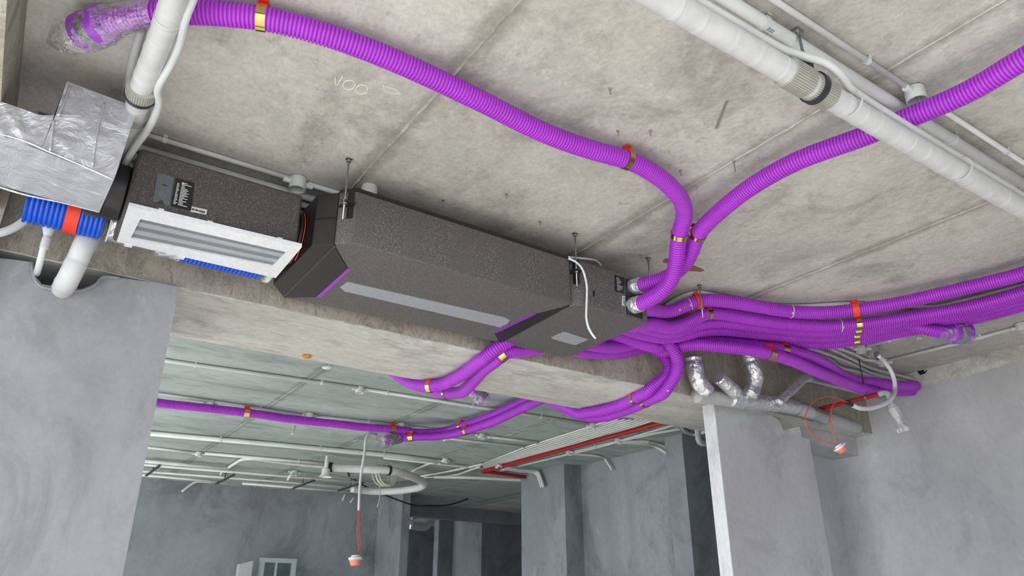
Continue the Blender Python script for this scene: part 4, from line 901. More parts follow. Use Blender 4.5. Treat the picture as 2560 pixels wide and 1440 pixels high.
ff('power_socket', [(0.2296, 2.636, 2.888), (0.2591, 2.636, 2.89), (0.2612, 2.636, 2.87), (0.2304, 2.636, 2.869)], 'label', .001)
for p in [(0.2378, 2.635, 2.879), (0.245, 2.635, 2.876), (0.2509, 2.635, 2.882)]:
    part('power_pin', MB().box(p[0] - .0012, p[0] + .0012, FYB - .0055, FYB - .003, p[2] - .003, p[2] + .003), 'steel', filt)
for p, w in zip([(0.244, 2.635, 2.928), (0.245, 2.635, 2.861), (0.2436, 2.635, 2.854)], (.016, .012, .022)):
    part('print_line', MB().box(p[0] - w / 2, p[0] + w / 2, FYB - .0045, FYB - .003, p[2] - .0015, p[2] + .0015), 'label', filt)
ff('rating_label', [(0.2761, 2.639, 2.971), (0.3418, 2.639, 2.974), (0.3485, 2.639, 2.856), (0.2796, 2.639, 2.854)], 'label', .002, 'black rating label with white print')
c = [(0.2828, 2.637, 2.961), (0.3385, 2.637, 2.965), (0.3416, 2.637, 2.861), (0.2834, 2.637, 2.861)]
c = [np.array(q) for q in c]
for k in range(17):
    t = (k + .6) / 17.5
    L_, R_ = c[0] + (c[3] - c[0]) * t, c[1] + (c[2] - c[1]) * t
    for a0, a1 in ((.02, rnd.uniform(.12, .22)), (.30, rnd.uniform(.45, .95))) if k else ((.32, .36), (.42, .62)):
        p, q = L_ + (R_ - L_) * a0, L_ + (R_ - L_) * a1
        part('print_line', MB().box(p[0], q[0], FYB - .0032, FYB - .002, p[2] - .0013, p[2] + .0013), 'print', filt)
p = c[0] + (c[1] - c[0]) * .36 + (c[3] - c[0]) * .05
part('print_logo', MB().lathe((p[0], FYB - .003, p[2]), (0, 1, 0), [(.004, 0), (.004, .001)], 12), 'print', filt)
ff('barcode_sticker', [(0.3469, 2.639, 2.874), (0.4021, 2.639, 2.877), (0.4024, 2.639, 2.856), (0.3464, 2.639, 2.852)], 'print', .002, 'white barcode sticker')
c = [(0.3498, 2.637, 2.871), (0.3965, 2.637, 2.872), (0.3974, 2.637, 2.857)]
mm = MB()
for k in range(16):
    x = c[0][0] + (c[1][0] - c[0][0]) * (k + .5) / 16
    mm.box(x - rnd.uniform(.0006, .0016), x + .0006, FYB - .0034, FYB - .002, c[2][2] + .002, c[2][2] + .010)
part('barcode', mm, 'ink', filt)
# round black collars at both ends of the filter box
cl = MB().lathe((.02, 2.80, 2.935), (1, 0, 0), [(.095, 0), (.112, .002), (.112, .05), (.106, .055), (.106, .11), (.09, .125)], 36)
part('inlet_collar', cl, 'black', filt, 'auto', 'round black collar at the foil duct end')
cr = MB().lathe((.748, 2.80, 2.935), (1, 0, 0), [(.10, 0), (.10, .022), (.112, .024), (.112, .034)], 36)
part('outlet_collar', cr, 'black', filt, 'auto', 'round black collar at the unit end')
part('collar_wire', MB().arc((.787, 2.80, 2.935), (1, 0, 0), (0, -1, 0), -1.2, 1.3, .1135, .117, .0035, 24), 'redwire', filt, False, 'thin red wire')

# blue fresh air duct behind the filter box
bl_ = [(-.165, 3.03, 2.921), (.115, 3.03, 2.921)]
V, F, D = ribbed(bl_, .083, .0165, 28, .10, ((0, 1), (.55, 1), (.72, 0), (.90, 0)))
o = mesh_obj('air_duct', V, F, 'blue', None, True)
tag(o, 'blue corrugated duct with a red band below the foil duct', 'duct')
part('red_band', MB().lathe((-.033, 3.03, 2.921), (1, 0, 0), [(.0835, 0), (.0852, .001), (.0852, .046), (.0835, .047)], 30), 'orange', o, 'auto', 'orange red band')
part('end_disc', MB().lathe((.116, 3.03, 2.921), (1, 0, 0), [(.07, 0), (.0855, .001), (.0855, .006), (.07, .007)], 30), 'white', o, 'auto', 'white disc rim')
part('foil_joint', MB().lathe((.122, 3.03, 2.921), (1, 0, 0), [(.082, 0), (.080, .03), (.084, .06), (.078, .10), (.079, .18)], 24), 'foil', o, 'auto', 'foil taped joint')
V, F, D = ribbed([(.40, 3.05, 2.915), (.745, 3.05, 2.915)], .083, .0165, 28, .10, ((0, 1), (.55, 1), (.72, 0), (.90, 0)))
o = mesh_obj('air_duct', V, F, 'blue', None, True)
tag(o, 'blue corrugated duct peeking out beneath the white grille frame', 'duct')
part('foil_joint', MB().lathe((.30, 3.05, 2.915), (1, 0, 0), [(.083, 0), (.080, .05), (.084, .09), (.080, .101)], 24), 'foil', o, 'auto', 'foil taped joint')
part('end_ring', MB().lathe((.745, 3.05, 2.915), (1, 0, 0), [(.080, 0), (.089, .003), (.089, .022), (.080, .03)], 28), 'white', o, 'auto', 'white end ring')

# foil wrapped duct box
fd = MB()
def grid(m, a, b, c, d, nu, nv, amp, seed):
    r_ = random.Random(seed)
    a, b, c, d = (np.array(q, float) for q in (a, b, c, d))
    nrm = np.cross(b - a, d - a)
    nrm /= np.linalg.norm(nrm)
    vs, fs = [], []
    for j in range(nv + 1):
        for i in range(nu + 1):
            u, v = i / nu, j / nv
            p = (a * (1 - u) + b * u) * (1 - v) + (d * (1 - u) + c * u) * v
            e = 0 if i in (0, nu) or j in (0, nv) else amp
            vs.append(p + nrm * e * (math.sin(u * 19 + v * 3 + seed) * .5 + r_.uniform(-.8, .8)))
    for j in range(nv):
        for i in range(nu):
            q = j * (nu + 1) + i
            fs.append((q, q + 1, q + nu + 2, q + nu + 1))
    m.add(vs, fs)
yf, yb = 2.40, 2.66
fl = [(-0.3045, 2.4, 2.815), (-0.2454, 2.4, 2.82), (-0.1335, 2.4, 2.809), (0.0753, 2.4, 2.77)]
ft = [(-0.3334, 2.4, 2.934), (-0.2716, 2.4, 2.931), (-0.164, 2.4, 2.923), (-0.1249, 2.4, 2.939), (-0.1214, 2.4, 3.074), (0.092, 2.4, 3.059)]
def up(p, y):
    return (p[0], y, p[2])
BL, BM, BN, BR = fl
TL, TM, TN, TO, TP, TQ = ft
grid(fd, BL, BN, TN, TL, 16, 8, .0035, 1)
grid(fd, BN, BR, TQ, TP, 16, 16, .0035, 2)
fd.add([TN, BN, TP, TO], [(0, 1, 2, 3)])
bb_ = [(-0.2991, 2.705, 2.8), (-0.2326, 2.708, 2.8), (-0.127, 2.687, 2.785), (0.0649, 2.662, 2.772)]
grid(fd, bb_[1], bb_[3], BR, BM, 18, 8, .004, 3)
grid(fd, bb_[0], bb_[1], BM, BL, 4, 6, .004, 5)
bk = [up(TQ, bb_[3][1]), up(TP, bb_[3][1])]
grid(fd, BR, bb_[3], bk[0], TQ, 6, 8, .003, 4)
fd.add([TP, TQ, bk[0], bk[1]], [(0, 1, 2, 3)])
fd.add([TL, TN, TO, up(TO, 2.66), up(TL, 2.66)], [(0, 1, 2, 3, 4)])
fd.add([TO, TP, bk[1], up(TO, 2.66)], [(0, 1, 2, 3)])
fd.add([bb_[3], bb_[1], bb_[0], up(TL, 2.66), up(TO, 2.66), bk[1], bk[0]], [(0, 1, 2, 3, 4, 5, 6)])
fo_ = solo('foil_duct', fd, 'foil_box', 'silver foil wrapped rectangular duct at the left edge', 'duct', 'auto')
def crease(pts, r=.0045):
    part('foil_crease', MB().tube(smooth(pts, .01), r, 6), 'foil_box', fo_, True)
crease([(-0.0045, 2.397, 3.035), (-0.0052, 2.397, 2.968), (-0.0014, 2.397, 2.892), (0.0087, 2.397, 2.797)])
crease([(-0.1092, 2.397, 3.058), (-0.1134, 2.397, 2.982), (-0.1171, 2.397, 2.937)])
crease([(-0.1252, 2.397, 2.919), (-0.1181, 2.397, 2.861), (-0.1107, 2.397, 2.807)])
crease([(-0.1241, 2.397, 2.939), (-0.0508, 2.397, 2.965)], .0018)
crease([(-0.0558, 2.433, 2.8), (-0.0529, 2.516, 2.8), (-0.0606, 2.673, 2.8)])
crease([(0.0137, 2.438, 2.795), (-0.0101, 2.506, 2.795), (0.0081, 2.601, 2.795), (0.013, 2.695, 2.795)])
crease([(0.0475, 2.468, 2.795), (0.0624, 2.549, 2.795), (0.0576, 2.682, 2.795)])
crease([(-0.1019, 2.436, 2.8), (-0.0961, 2.545, 2.8), (-0.0932, 2.648, 2.8)], .002)
crease([(-0.2844, 2.397, 2.814), (-0.2451, 2.397, 2.818), (-0.1832, 2.397, 2.818), (-0.1333, 2.397, 2.808), (-0.0256, 2.397, 2.789), (0.0752, 2.397, 2.768)], .004)
crease([(-0.2528, 2.696, 2.79), (-0.1618, 2.708, 2.79), (-0.0564, 2.698, 2.79), (0.0658, 2.699, 2.79)], .004)

# ------------------------------------------------------------------ white lagged pipes
def lagged(label, pts, r, cat='pipe', name='lagged_pipe', mat='wrap', wraps=0.085):
    D = smooth(pts, .02)
    o = solo(name, MB().tube(D, r, 24), mat, label, cat, True)
    L_ = np.concatenate([[0], np.cumsum(np.linalg.norm(np.diff(D, axis=0), axis=1))])
    q = .05
    while q < L_[-1] - .04:
        c = np.array([np.interp(q, L_, D[:, i]) for i in range(3)])
        c2 = np.array([np.interp(min(q + .01, L_[-1]), L_, D[:, i]) for i in range(3)])
        t = (c2 - c) / np.linalg.norm(c2 - c) + np.array((rnd.uniform(-.12, .12), rnd.uniform(-.12, .12), rnd.uniform(-.1, .1)))
        part('tape_turn', MB().lathe(c, t, [(r * .99, -.016), (r + .0014, -.004), (r + .0014, .001), (r * .99, .002)], 24), mat, o, 'auto')
        q += wraps * rnd.uniform(.7, 1.3)
    return o
def coupler(o, c, t, r, L_=.075, n=40):
    c, t = np.array(c, float), np.array(t, float)
    t /= np.linalg.norm(t)
    m = MB().lathe(c - t * L_ / 2, t, [(r * .9, 0), (r, .001), (r, L_ - .001), (r * .9, L_)], 32)
    u = np.cross(t, (0, 0, 1))
    u /= np.linalg.norm(u)
    v = np.cross(t, u)
    for k in range(n):
        a = 2 * math.pi * k / n
        d = math.cos(a) * u + math.sin(a) * v
        m.obox(c + d * r, t, np.cross(t, d), d, L_, 2 * math.pi * r / n * .5, .005)
    return part('ribbed_sleeve', m, 'greypvc', o, False, 'grey ribbed sleeve')

lp = lagged('thick white lagged pipe coming down past the wrapped purple duct', [(0.0883, 1.71, 3.05), (0.091, 1.81, 3.05), (0.0915, 1.938, 3.05), (0.0882, 2.104, 3.05), (0.0847, 2.219, 3.05), (0.0842, 2.303, 3.05), (0.0891, 2.383, 3.06), (0.0945, 2.512, 3.08), (0.0939, 2.683, 3.095), (0.0967, 2.874, 3.095), (0.1024, 3.084, 3.095)], .036)
coupler(lp, (0.0857, 2.275, 3.05), np.array((0.0836, 2.233, 3.05)) - np.array((0.0881, 2.332, 3.055)), .045, .045)
coupler(lp, (0.0926, 2.47, 3.075), np.array((0.0902, 2.382, 3.06)) - np.array((0.0925, 2.556, 3.085)), .042, .05)
part('hanger_ring', MB().arc((0.0865, 2.311, 3.052), (0, 1, .1), (0, 0, 1), 0, 2 * math.pi, .047, .0495, .016, 30), 'darksteel', lp)
part('cable_tie', MB().arc((0.0914, 1.893, 3.05), (0, 1, 0), (0, 0, 1), 0, 2 * math.pi, .0365, .038, .006, 30), 'white', lp)
solo('drain_hose', MB().tube(smooth([(0.1372, 1.71, 3.05), (0.1342, 1.781, 3.05), (0.1326, 1.86, 3.04), (0.1414, 1.971, 3.04), (0.1367, 2.09, 3.04), (0.1272, 2.172, 3.03), (0.1275, 2.226, 3.03), (0.1425, 2.282, 3.03), (0.1459, 2.37, 3.03), (0.1378, 2.484, 3.03), (0.1223, 2.596, 3.03), (0.1134, 2.695, 3.03), (0.1056, 2.848, 3.03)], .02), .0125, 12), 'white', 'thin white hose strapped along the thick pipe at the left', 'hose', True)
lp2 = lagged('thick white lagged pipe dropping into the hole above the left column', [(0.0847, 3.257, 3), (0.0559, 3.1, 2.84), (0.0453, 3.12, 2.766), (0.0331, 3.14, 2.701), (0.017, 3.3, 2.678)], .041, wraps=.12)
solo('drain_hose', MB().tube(smooth([(0.0911, 3.12, 2.894), (0.0889, 3.12, 2.849), (0.074, 3.12, 2.782), (0.0637, 3.14, 2.747), (0.0537, 3.2, 2.729)], .02), .012, 10), 'white', 'thin white hose beside the pipe entering the column hole', 'hose', True)
o = solo('drain_pipe', MB().tube(smooth([(-0.073, 3.1, 2.881), (-0.0748, 3.1, 2.828), (-0.0749, 3.1, 2.768), (-0.0744, 3.15, 2.72), (-0.0771, 3.25, 2.724)], .02), .0125, 14), 'white', 'thin white pipe with a funnel top entering the column hole', 'pipe', True)
part('pipe_socket', MB().cyl((-0.0736, 3.1, 2.816), (-0.0735, 3.1, 2.773), .0155, 16), 'white', o, 'auto')
part('funnel', MB().cyl((-0.0736, 3.1, 2.828), (-0.0764, 3.1, 2.866), .0135, 16, .024), 'white', o, 'auto')
solo('white_hose', MB().tube(smooth([(-0.2921, 3.14, 2.782), (-0.2241, 3.14, 2.814), (-0.1867, 3.14, 2.847), (-0.1572, 3.14, 2.891), (-0.1327, 3.14, 2.931)], .02), .016, 14), 'white', 'curved white hose running in from the left edge below the foil duct', 'hose', True)
def saddle(o, c, t, r, mat='white', zc=H):
    c, t = np.array(c, float), np.array(t, float)
    t /= np.linalg.norm(t)
    s = np.cross(t, (0, 0, 1))
    s /= np.linalg.norm(s)
    u = np.cross(s, t)
    m = MB().arc(c, t, u, math.pi * .28, math.pi * 1.72, r + .0004, r + .0032, .016, 12)
    for sg in (-1, 1):
        m.obox(c + s * sg * (r + .004) + u * (r + .002), t, s, u, .016, .003, .014)
    m.obox(c + u * (r + .003 + max(.004, zc - c[2] - r) * .5 - .002), t, s, u, .014, .016, max(.004, zc - c[2] - r))
    part('saddle_clip', m, mat, o)

def conduit(label, pts, r=.010, saddles=(), mat='white', name='conduit', step=.03, cat='conduit', group=None, seg=12, easy=False):
    D = smooth(pts, step) if len(pts) > 2 and not easy else np.array(pts, float)
    o = solo(name, MB().tube(D, r, seg), mat, label, cat, True, group)
    DD = smooth(pts, .01)
    for q in saddles:
        c, t = near(DD, q)
        saddle(o, c, t, r, mat)
    return o

def jbox(label, p, dirs, mat='white', r=.033, h=.045, group='round conduit junction boxes'):
    x, y, z = p
    zt = H - .002
    m = MB().lathe((x, y, zt), (0, 0, -1), [(.001, 0), (r * .97, 0), (r, .002), (r, h), (r * .9, h), (r * .88, .006), (.001, .006)], 28)
    for d in dirs:
        d = np.array((d[0], d[1], 0.0))
        d /= np.linalg.norm(d)
        m.cyl(np.array((x, y, zt - .021)) + d * r * .92, np.array((x, y, zt - .021)) + d * (r + .028), .0128, 14)
    o = solo('junction_box', m, mat, label, 'junction box', 'auto', group)
    for sg in (-1, 1):
        part('screw_lug', MB().cyl((x + sg * r * .72, y, zt - .006), (x + sg * r * .72, y, zt - h + .004), .0045, 8), mat, o)
    return o

# near room, right: big lagged pipe, its hose, the conduits
bp2 = lagged('big white lagged pipe crossing the upper right corner', [(.55, 1.0, 2.97), (1.0, 1.0, 2.97), (1.6, 1.0, 2.97), (2.2, 1.0, 2.97), (2.8, 1.0, 2.97), (4.2, 1.0, 2.97), (5.66, 1.0, 2.97)], .038, wraps=.1)
coupler(bp2, (1.70, 1.0, 2.97), (1, 0, 0), .044, .095)
coupler(bp2, (1.815, 1.0, 2.97), (1, 0, 0), .042, .09)
part('hanger_ring', MB().arc((1.79, 1.0, 2.97), (1, 0, 0), (0, 0, 1), 0, 2 * math.pi, .046, .050, .022, 36), 'darksteel', bp2, False, 'dark grey hanger ring')
part('hanger_knob', MB().cyl((1.765, 1.0, 3.018), (1.768, 1.0, 3.062), .022, 16), 'black', bp2)
part('hanger_bolt', MB().cyl((1.768, 1.0, 3.06), (1.775, 1.01, H - .003), .005, 10).obox((1.775, 1.01, H - .008), (1, 0, 0), (0, 1, 0), (0, 0, 1), .032, .022, .01), 'steel', bp2)
for x in (1.95, 2.62):
    part('cable_tie', MB().arc((x, .99, 2.975), (1, .05, 0), (0, 0, 1), 0, 2 * math.pi, .045, .0468, .007, 36), 'white', bp2)
solo('drain_hose', MB().tube(smooth([(.7, .985, 3.022), (1.1, .985, 3.022), (1.45, .982, 3.022), (1.62, .978, 3.022), (1.70, .968, 3.028), (1.78, .945, 3.022), (1.86, .945, 3.01), (1.93, .965, 3.012), (2.05, .975, 3.018), (2.4, .98, 3.02), (2.8, .98, 3.02), (4.2, .985, 3.02), (5.66, .985, 3.02)], .02), .0125, 12), 'white', 'thin white hose riding on the big lagged pipe at the upper right', 'hose', True)
yfat = (1.817, 1.034, 3.178)[1]
fp = conduit('fat white plastic pipe on the slab behind the big lagged pipe', [(.7, yfat, 3.178), (2.0, yfat, 3.178), (5.66, yfat, 3.178)], .020, [(q[0], yfat, 3.178) for q in [(1.636, 1.028, 3.178), (2.75, 1.046, 3.178)]], name='drain_pipe', cat='pipe', easy=True)
q = (1.645, 1.088, 3.157)
tc = bpy.data.curves.new('pipe_print', 'FONT')
tc.body = '\u00d820'
tc.size = .018
tc.materials.append(M['seal'])
tmp = bpy.data.objects.new('print_curve', tc)
COL.objects.link(tmp)
bpy.context.view_layer.update()
tm = bpy.data.meshes.new_from_object(tmp.evaluated_get(bpy.context.evaluated_depsgraph_get()))
bpy.data.objects.remove(tmp)
bpy.data.curves.remove(tc)
to = bpy.data.objects.new('pipe_print', tm)
to.rotation_euler = (math.pi, 0, 0)
to.location = np.array((q[0], yfat + .004, 3.1572)) - origin_of(fp)
place(to, fp)
ycd = (1.953, 0.9621, 3.187)[1]
xbx = (2.365, 0.9582, 3.18)[0]
c1 = conduit('white conduit at the upper right with an open round box at its end', [(1.0, ycd, 3.1865), (xbx - .05, ycd, 3.1865)], .010, [(q[0], ycd, 3.1865) for q in [(2.074, 0.9637, 3.187)]], easy=True)
jb = jbox('white open junction box next to the purple duct at the upper right', (xbx, ycd, 3.18), [(-1, 0)], r=.034, h=.052)
conduit('white conduit running on past the purple duct at the right edge', [(xbx + .18, ycd, 3.1865), (5.66, ycd, 3.1865)], .010, [(q[0], ycd, 3.1865) for q in [(3.027, 0.9662, 3.187)]], easy=True)

# near room, left: conduits over the filter box
yc = (0.5099, 2.758, 3.187)[1]
xb = (0.7545, 2.724, 3.18)[0]
conduit('white conduit on the slab above the filter box', [(.05, yc, 3.187), (xb - .03, yc, 3.187)], .011, [(0.2239, 2.748, 3.187)], easy=True)
jbox('white junction box above the gap between filter box and unit', (xb, yc, 3.18), [(-1, 0), (1, 0)], r=.036, h=.055)
conduit('white conduit from the junction box to the hanger rod', [(xb + .04, yc, 3.187), (xb + .75, yc, 3.187)], .011, (), easy=True)
for k, (y, lb) in enumerate(((2.86, 'nearest the slab front of the three behind the filter box'), (2.93, 'middle one of the three behind the filter box'), (3.02, 'rearmost of the three behind the filter box'))):
    conduit('white conduit, ' + lb, [(-.2, y, 3.182), (2.2, y, 3.182)], .0165, (), easy=True)
pcap = (1.035, 2.64, 3.18)
o = solo('vent_cap', MB().lathe((pcap[0], pcap[1] + .01, 3.199), (0, 0, -1), [(.001, 0), (.034, 0), (.036, .02), (.036, .06), (.030, .062), (.028, .052), (.020, .056), (.018, .05), (.001, .054)], 30), 'white', 'round white capped pipe stub above the long grey unit', 'pipe stub', 'auto')
conduit('white conduit rising behind the thick pipe at the top left', [(0.0382, 2.159, 3.185), (0.0406, 2.301, 3.185), (0.0485, 2.493, 3.185), (0.0585, 2.679, 3.185)], .0125, ())
# white cables by the second hanger rod
solo('white_cable', MB().tube(smooth([(2, 2.49, 3.05), (2.03, 2.47, 3.03), (2.049, 2.45, 2.992), (2.072, 2.45, 2.918), (2.07, 2.45, 2.846), (2.065, 2.45, 2.795), (2.062, 2.45, 2.744), (2.072, 2.45, 2.701), (2.092, 2.45, 2.672), (2.112, 2.45, 2.654)], .01), .0052, 10), 'frame', 'white cable hanging down in front of the air box', 'cable', True)
solo('white_cable', MB().tube(smooth([(2.025, 2.52, 3.075), (2.101, 2.54, 3.099), (2.195, 2.56, 3.126), (2.275, 2.6, 3.153), (2.321, 2.62, 3.148)], .01), .0052, 10), 'frame', 'short white cable lying over the top of the air box', 'cable', True)
solo('white_cable', MB().tube(smooth([(2.903, 3.12, 3.023), (2.888, 3.12, 2.999), (2.86, 3.12, 2.969)], .006), .0055, 8), 'frame', 'short white cable tail below the right corner of the air box', 'cable', True)

# ------------------------------------------------------------------ right corner: foil pipes, red pipe, sprinkler, hose, detector
YP = 3.12
main = solo('waste_pipe', MB().tube(smooth([(3.576, 3.19, 2.78), (3.804, 3.19, 2.794), (4.043, 3.19, 2.808), (4.43, 3.19, 2.842), (4.7, 3.19, 2.84), (5.057, 3.24, 2.84), (5.517, 3.3, 2.837)], .02), .048, 22), 'greypipe', 'grey waste pipe running above the partition top at the right', 'pipe', True)
def foiltube(name, pts, r, mat='foil', seed=1, seg=18, amp=.06):
    r_ = random.Random(seed)
    D = smooth(pts, .012)
    rr = [r * (1 + amp * (math.sin(k * .9 + seed) * .4 + r_.uniform(-.7, .7))) for k in range(len(D))]
    return part(name, MB().tube(D, rr, seg), mat, main, True, 'crumpled foil sleeve' if mat == 'foil' else None)
foiltube('foil_branch', [(3.519, 3.13, 3.01), (3.524, 3.13, 2.944), (3.531, 3.13, 2.886), (3.563, 3.13, 2.833), (3.616, 3.13, 2.788)], .054, seed=2)
foiltube('foil_branch', [(3.972, 3.05, 3.143), (3.996, 3.05, 3.057), (4.018, 3.05, 2.962), (4.05, 3.1, 2.896), (3.986, 3.1, 2.817)], .052, seed=3)
foiltube('foil_stub', [(3.691, 3.08, 2.885), (3.737, 3.08, 2.862), (3.785, 3.08, 2.836), (3.842, 3.08, 2.804)], .045, seed=4)
foiltube('foil_sleeve', [(3.883, 3.17, 2.801), (4.019, 3.17, 2.805), (4.186, 3.17, 2.819), (4.381, 3.17, 2.833), (4.582, 3.17, 2.842)], .053, seed=5)
foiltube('foil_sleeve', [(4.626, 3.2, 2.855), (4.807, 3.2, 2.84), (4.955, 3.2, 2.818)], .0505, 'foil_dull', seed=6, amp=.02)
foiltube('foil_branch', [(4.286, 3.1, 2.813), (4.374, 3.1, 2.877), (4.493, 3.1, 2.953), (4.607, 3.1, 3.031), (4.649, 3.1, 3.05), (4.706, 3.1, 3.056)], .031, seed=7)
part('branch_pipe', MB().tube(smooth([(4.667, 3.1, 3.05), (4.867, 3.1, 3.053), (5.115, 3.1, 3.059), (5.374, 3.1, 3.062), (5.593, 3.1, 3.07)], .02), .028, 18), 'foil_dull', main, True)
part('cut_cap', MB().lathe((3.679, 3.07, 2.88), np.array((3.666, 3.07, 2.894)) - np.array((3.737, 3.08, 2.862)), [(.045, -.01), (.048, .004), (.038, .012), (.001, .010)], 14), 'foil', main)

a, b = np.array((4.963, 3.593, 2.895)), np.array((4.935, 2.739, 2.895))
red = solo('sprinkler_pipe', MB().cyl(tuple(a), tuple(b), .0165, 18), 'red', 'dark red steel pipe reaching out from the partition top', 'pipe', 'auto')
c, t = near(np.linspace(a, b, 60), (4.934, 2.842, 2.895))
m = MB().arc(c, t, (0, 0, 1), 0, 2 * math.pi, .0170, .0195, .016, 20)
m.arc(c + np.array((0, 0, .032)), t, (0, 0, 1), 0, 2 * math.pi, .011, .014, .006, 16)
part('pipe_ring', m, 'steel', red)
part('hanger_rod', MB().cyl(tuple(c + np.array((0, 0, .045))), (c[0], c[1], H - .001), .004, 8), 'darksteel', red)
el = smooth([tuple(b), tuple(b + t * .03), tuple(b + t * .055 + np.array((.004, 0, -.010))), tuple(b + t * .065 + np.array((.006, 0, -.04))), tuple(b + t * .067 + np.array((.006, 0, -.085)))], .006)
part('elbow', MB().tube(el, [.021 if (k < 5 or 7 < k < 12) else .0185 for k in range(len(el))], 18), 'greypipe', red, True)
hb = el[-1]
part('coupling_ring', MB().lathe(hb + np.array((0, 0, .03)), (0, 0, -1), [(.02, 0), (.0225, .002), (.0225, .012), (.02, .014)], 20), 'steel', red, 'auto')
bgp = [(4.88, 2.64, 2.822), (4.889, 2.64, 2.768), (4.899, 2.64, 2.714), (4.921, 2.64, 2.684), (4.933, 2.64, 2.653)]
hb2 = np.array(bgp[0])
bagp = [tuple(hb), tuple(hb + np.array((.012, -.006, -.05))), tuple(hb + np.array((.024, -.012, -.10))), tuple(hb + np.array((.030, -.014, -.125))), tuple(hb + np.array((.038, -.016, -.150))), tuple(hb + np.array((.048, -.02, -.19)))]
bagD = smooth(bagp, .01)
r_ = random.Random(4)
prof = np.interp(np.linspace(0, 1, len(bagD)), [0, .15, .45, .62, .70, .85, 1], [.022, .034, .033, .017, .020, .040, .034])
C_, T_, U_, V_ = frames(bagD)
P = []
for k in range(len(C_)):
    P.append([C_[k] + prof[k] * (1 + .18 * math.sin(5 * 2 * math.pi * i / 22 + k * .3) * (k / len(C_)) + r_.uniform(-.05, .05)) * (math.cos(2 * math.pi * i / 22) * U_[k] + math.sin(2 * math.pi * i / 22) * V_[k]) for i in range(22)])
part('plastic_bag', MB().rings(P), 'bag', red, False, 'milky plastic bag tied over the sprinkler head')
part('bag_tie', MB().lathe(bagD[int(len(bagD) * .63)], T_[int(len(bagD) * .63)], [(.019, -.004), (.022, 0), (.019, .004)], 14), 'white', red)

conduit('white conduit threading behind and between the top two bundle ducts', [(3.058, 2.901, 3.185), (3.035, 2.753, 3.185), (3.06, 2.651, 3.185), (3.215, 2.61, 3.185), (3.653, 2.501, 3.185), (3.948, 2.257, 3.185), (4.226, 2.108, 3.185), (4.418, 1.994, 3.185), (4.455, 1.871, 3.185), (4.486, 1.706, 3.185), (4.509, 1.546, 3.185), (4.529, 1.277, 3.185)], .0115)
conduit('topmost of the white conduits fanning to the wall hole', [(4.158, 2.761, 3.18), (4.587, 2.816, 3.18), (4.905, 2.871, 3.18), (5.233, 2.917, 3.18), (5.496, 2.912, 3.18), (5.66, 2.847, 3.15)], .0115)
conduit('second of the white conduits fanning to the wall hole', [(4.271, 2.877, 3.18), (4.711, 2.902, 3.18), (5.086, 2.944, 3.18), (5.366, 2.987, 3.18), (5.66, 2.866, 3.122)], .0115)
conduit('third of the white conduits, dipping behind the red pipe hanger', [(4.33, 2.937, 3.18), (4.64, 2.95, 3.18), (4.826, 2.98, 3.18), (4.992, 3.031, 3.18), (5.258, 3.022, 3.18), (5.628, 3.017, 3.18), (5.66, 2.881, 3.113)], .0115)
conduit('white conduit curving to the lower round box near the wall hole', [(4.269, 2.781, 3.18), (4.584, 2.777, 3.18), (4.824, 2.793, 3.18), (4.977, 2.822, 3.18), (5.084, 2.795, 3.18)], .0115, [(4.545, 2.773, 3.18), (4.625, 2.78, 3.18)])
conduit('white conduit ending at the upper round box near the wall hole', [(4.303, 2.682, 3.18), (4.567, 2.708, 3.18), (4.683, 2.711, 3.18)], .0115)
jbox('upper white junction box among the conduits near the wall hole', (4.745, 2.699, 3.18), [(1, -1.2), (-1, .4)], 'white', .036)
jbox('lower white junction box among the conduits near the wall hole', (5.149, 2.785, 3.18), [(1, -1.2), (-1, .4)], 'white', .036)
conduit('white conduit from the upper round box under the duct bundle', [(4.75, 2.652, 3.185), (4.765, 2.287, 3.185), (4.753, 1.974, 3.185)], .0115, [(4.758, 2.488, 3.185)], easy=True)
conduit('white conduit along the right wall with a box at the frame edge', [(5.168, 2.746, 3.185), (5.21, 2.203, 3.185), (5.207, 1.909, 3.185)], .0115, [(5.208, 2.119, 3.185)], easy=True)
jbox('white junction box at the right frame edge below the duct bundle', (5.194, 1.857, 3.18), [(0.02, 1), (0, -1)], 'white', .04, .055)
part('screw_plug', MB().lathe((4.904, 2.37, 3.199), (0, 0, -1), [(.02, 0), (.02, .012), (.012, .014)], 10), 'white', ceil)
gb = (4.845, 2.672, 3.15)
hose = solo('flexible_hose', MB().tube(smooth([(4.757, 2.592, 3.1), (4.866, 2.62, 3.09), (4.925, 2.62, 3.037), (4.944, 2.62, 2.968), (4.93, 2.62, 2.903), (4.758, 2.56, 2.802), (4.687, 2.56, 2.759), (4.593, 2.56, 2.724), (4.447, 2.56, 2.684), (4.336, 2.56, 2.673), (4.252, 2.56, 2.687)], .012), .0145, 14), 'frame', 'white flexible hose looping past the red pipe elbow', 'hose', True)
part('hose_box', MB().lathe((gb[0], gb[1], 3.198), (0, 0, -1), [(.001, 0), (.04, 0), (.042, .06), (.036, .066), (.001, .066)], 20), 'greypvc', hose, 'auto', 'grey round hose box')
part('hose_nut', MB().cyl((4.755, 2.604, 3.12), (4.788, 2.603, 3.1), .02, 8), 'steel', hose)
part('hose_end', MB().cyl((4.268, 2.56, 2.684), (4.224, 2.555, 2.689), .0165, 14), 'black', hose, 'auto', 'black hose end')
for pts in ("y2.555 2120,1006 2100,998 2070,991 2040,1000 2022,1018 2013,1045 2017,1068 2035,1090 2065,1104 2090,1113", "y2.553 2120,1005 2098,1003 2082,1012 2077,1035 2080,1068 2086,1092 2094,1107"):
    pass
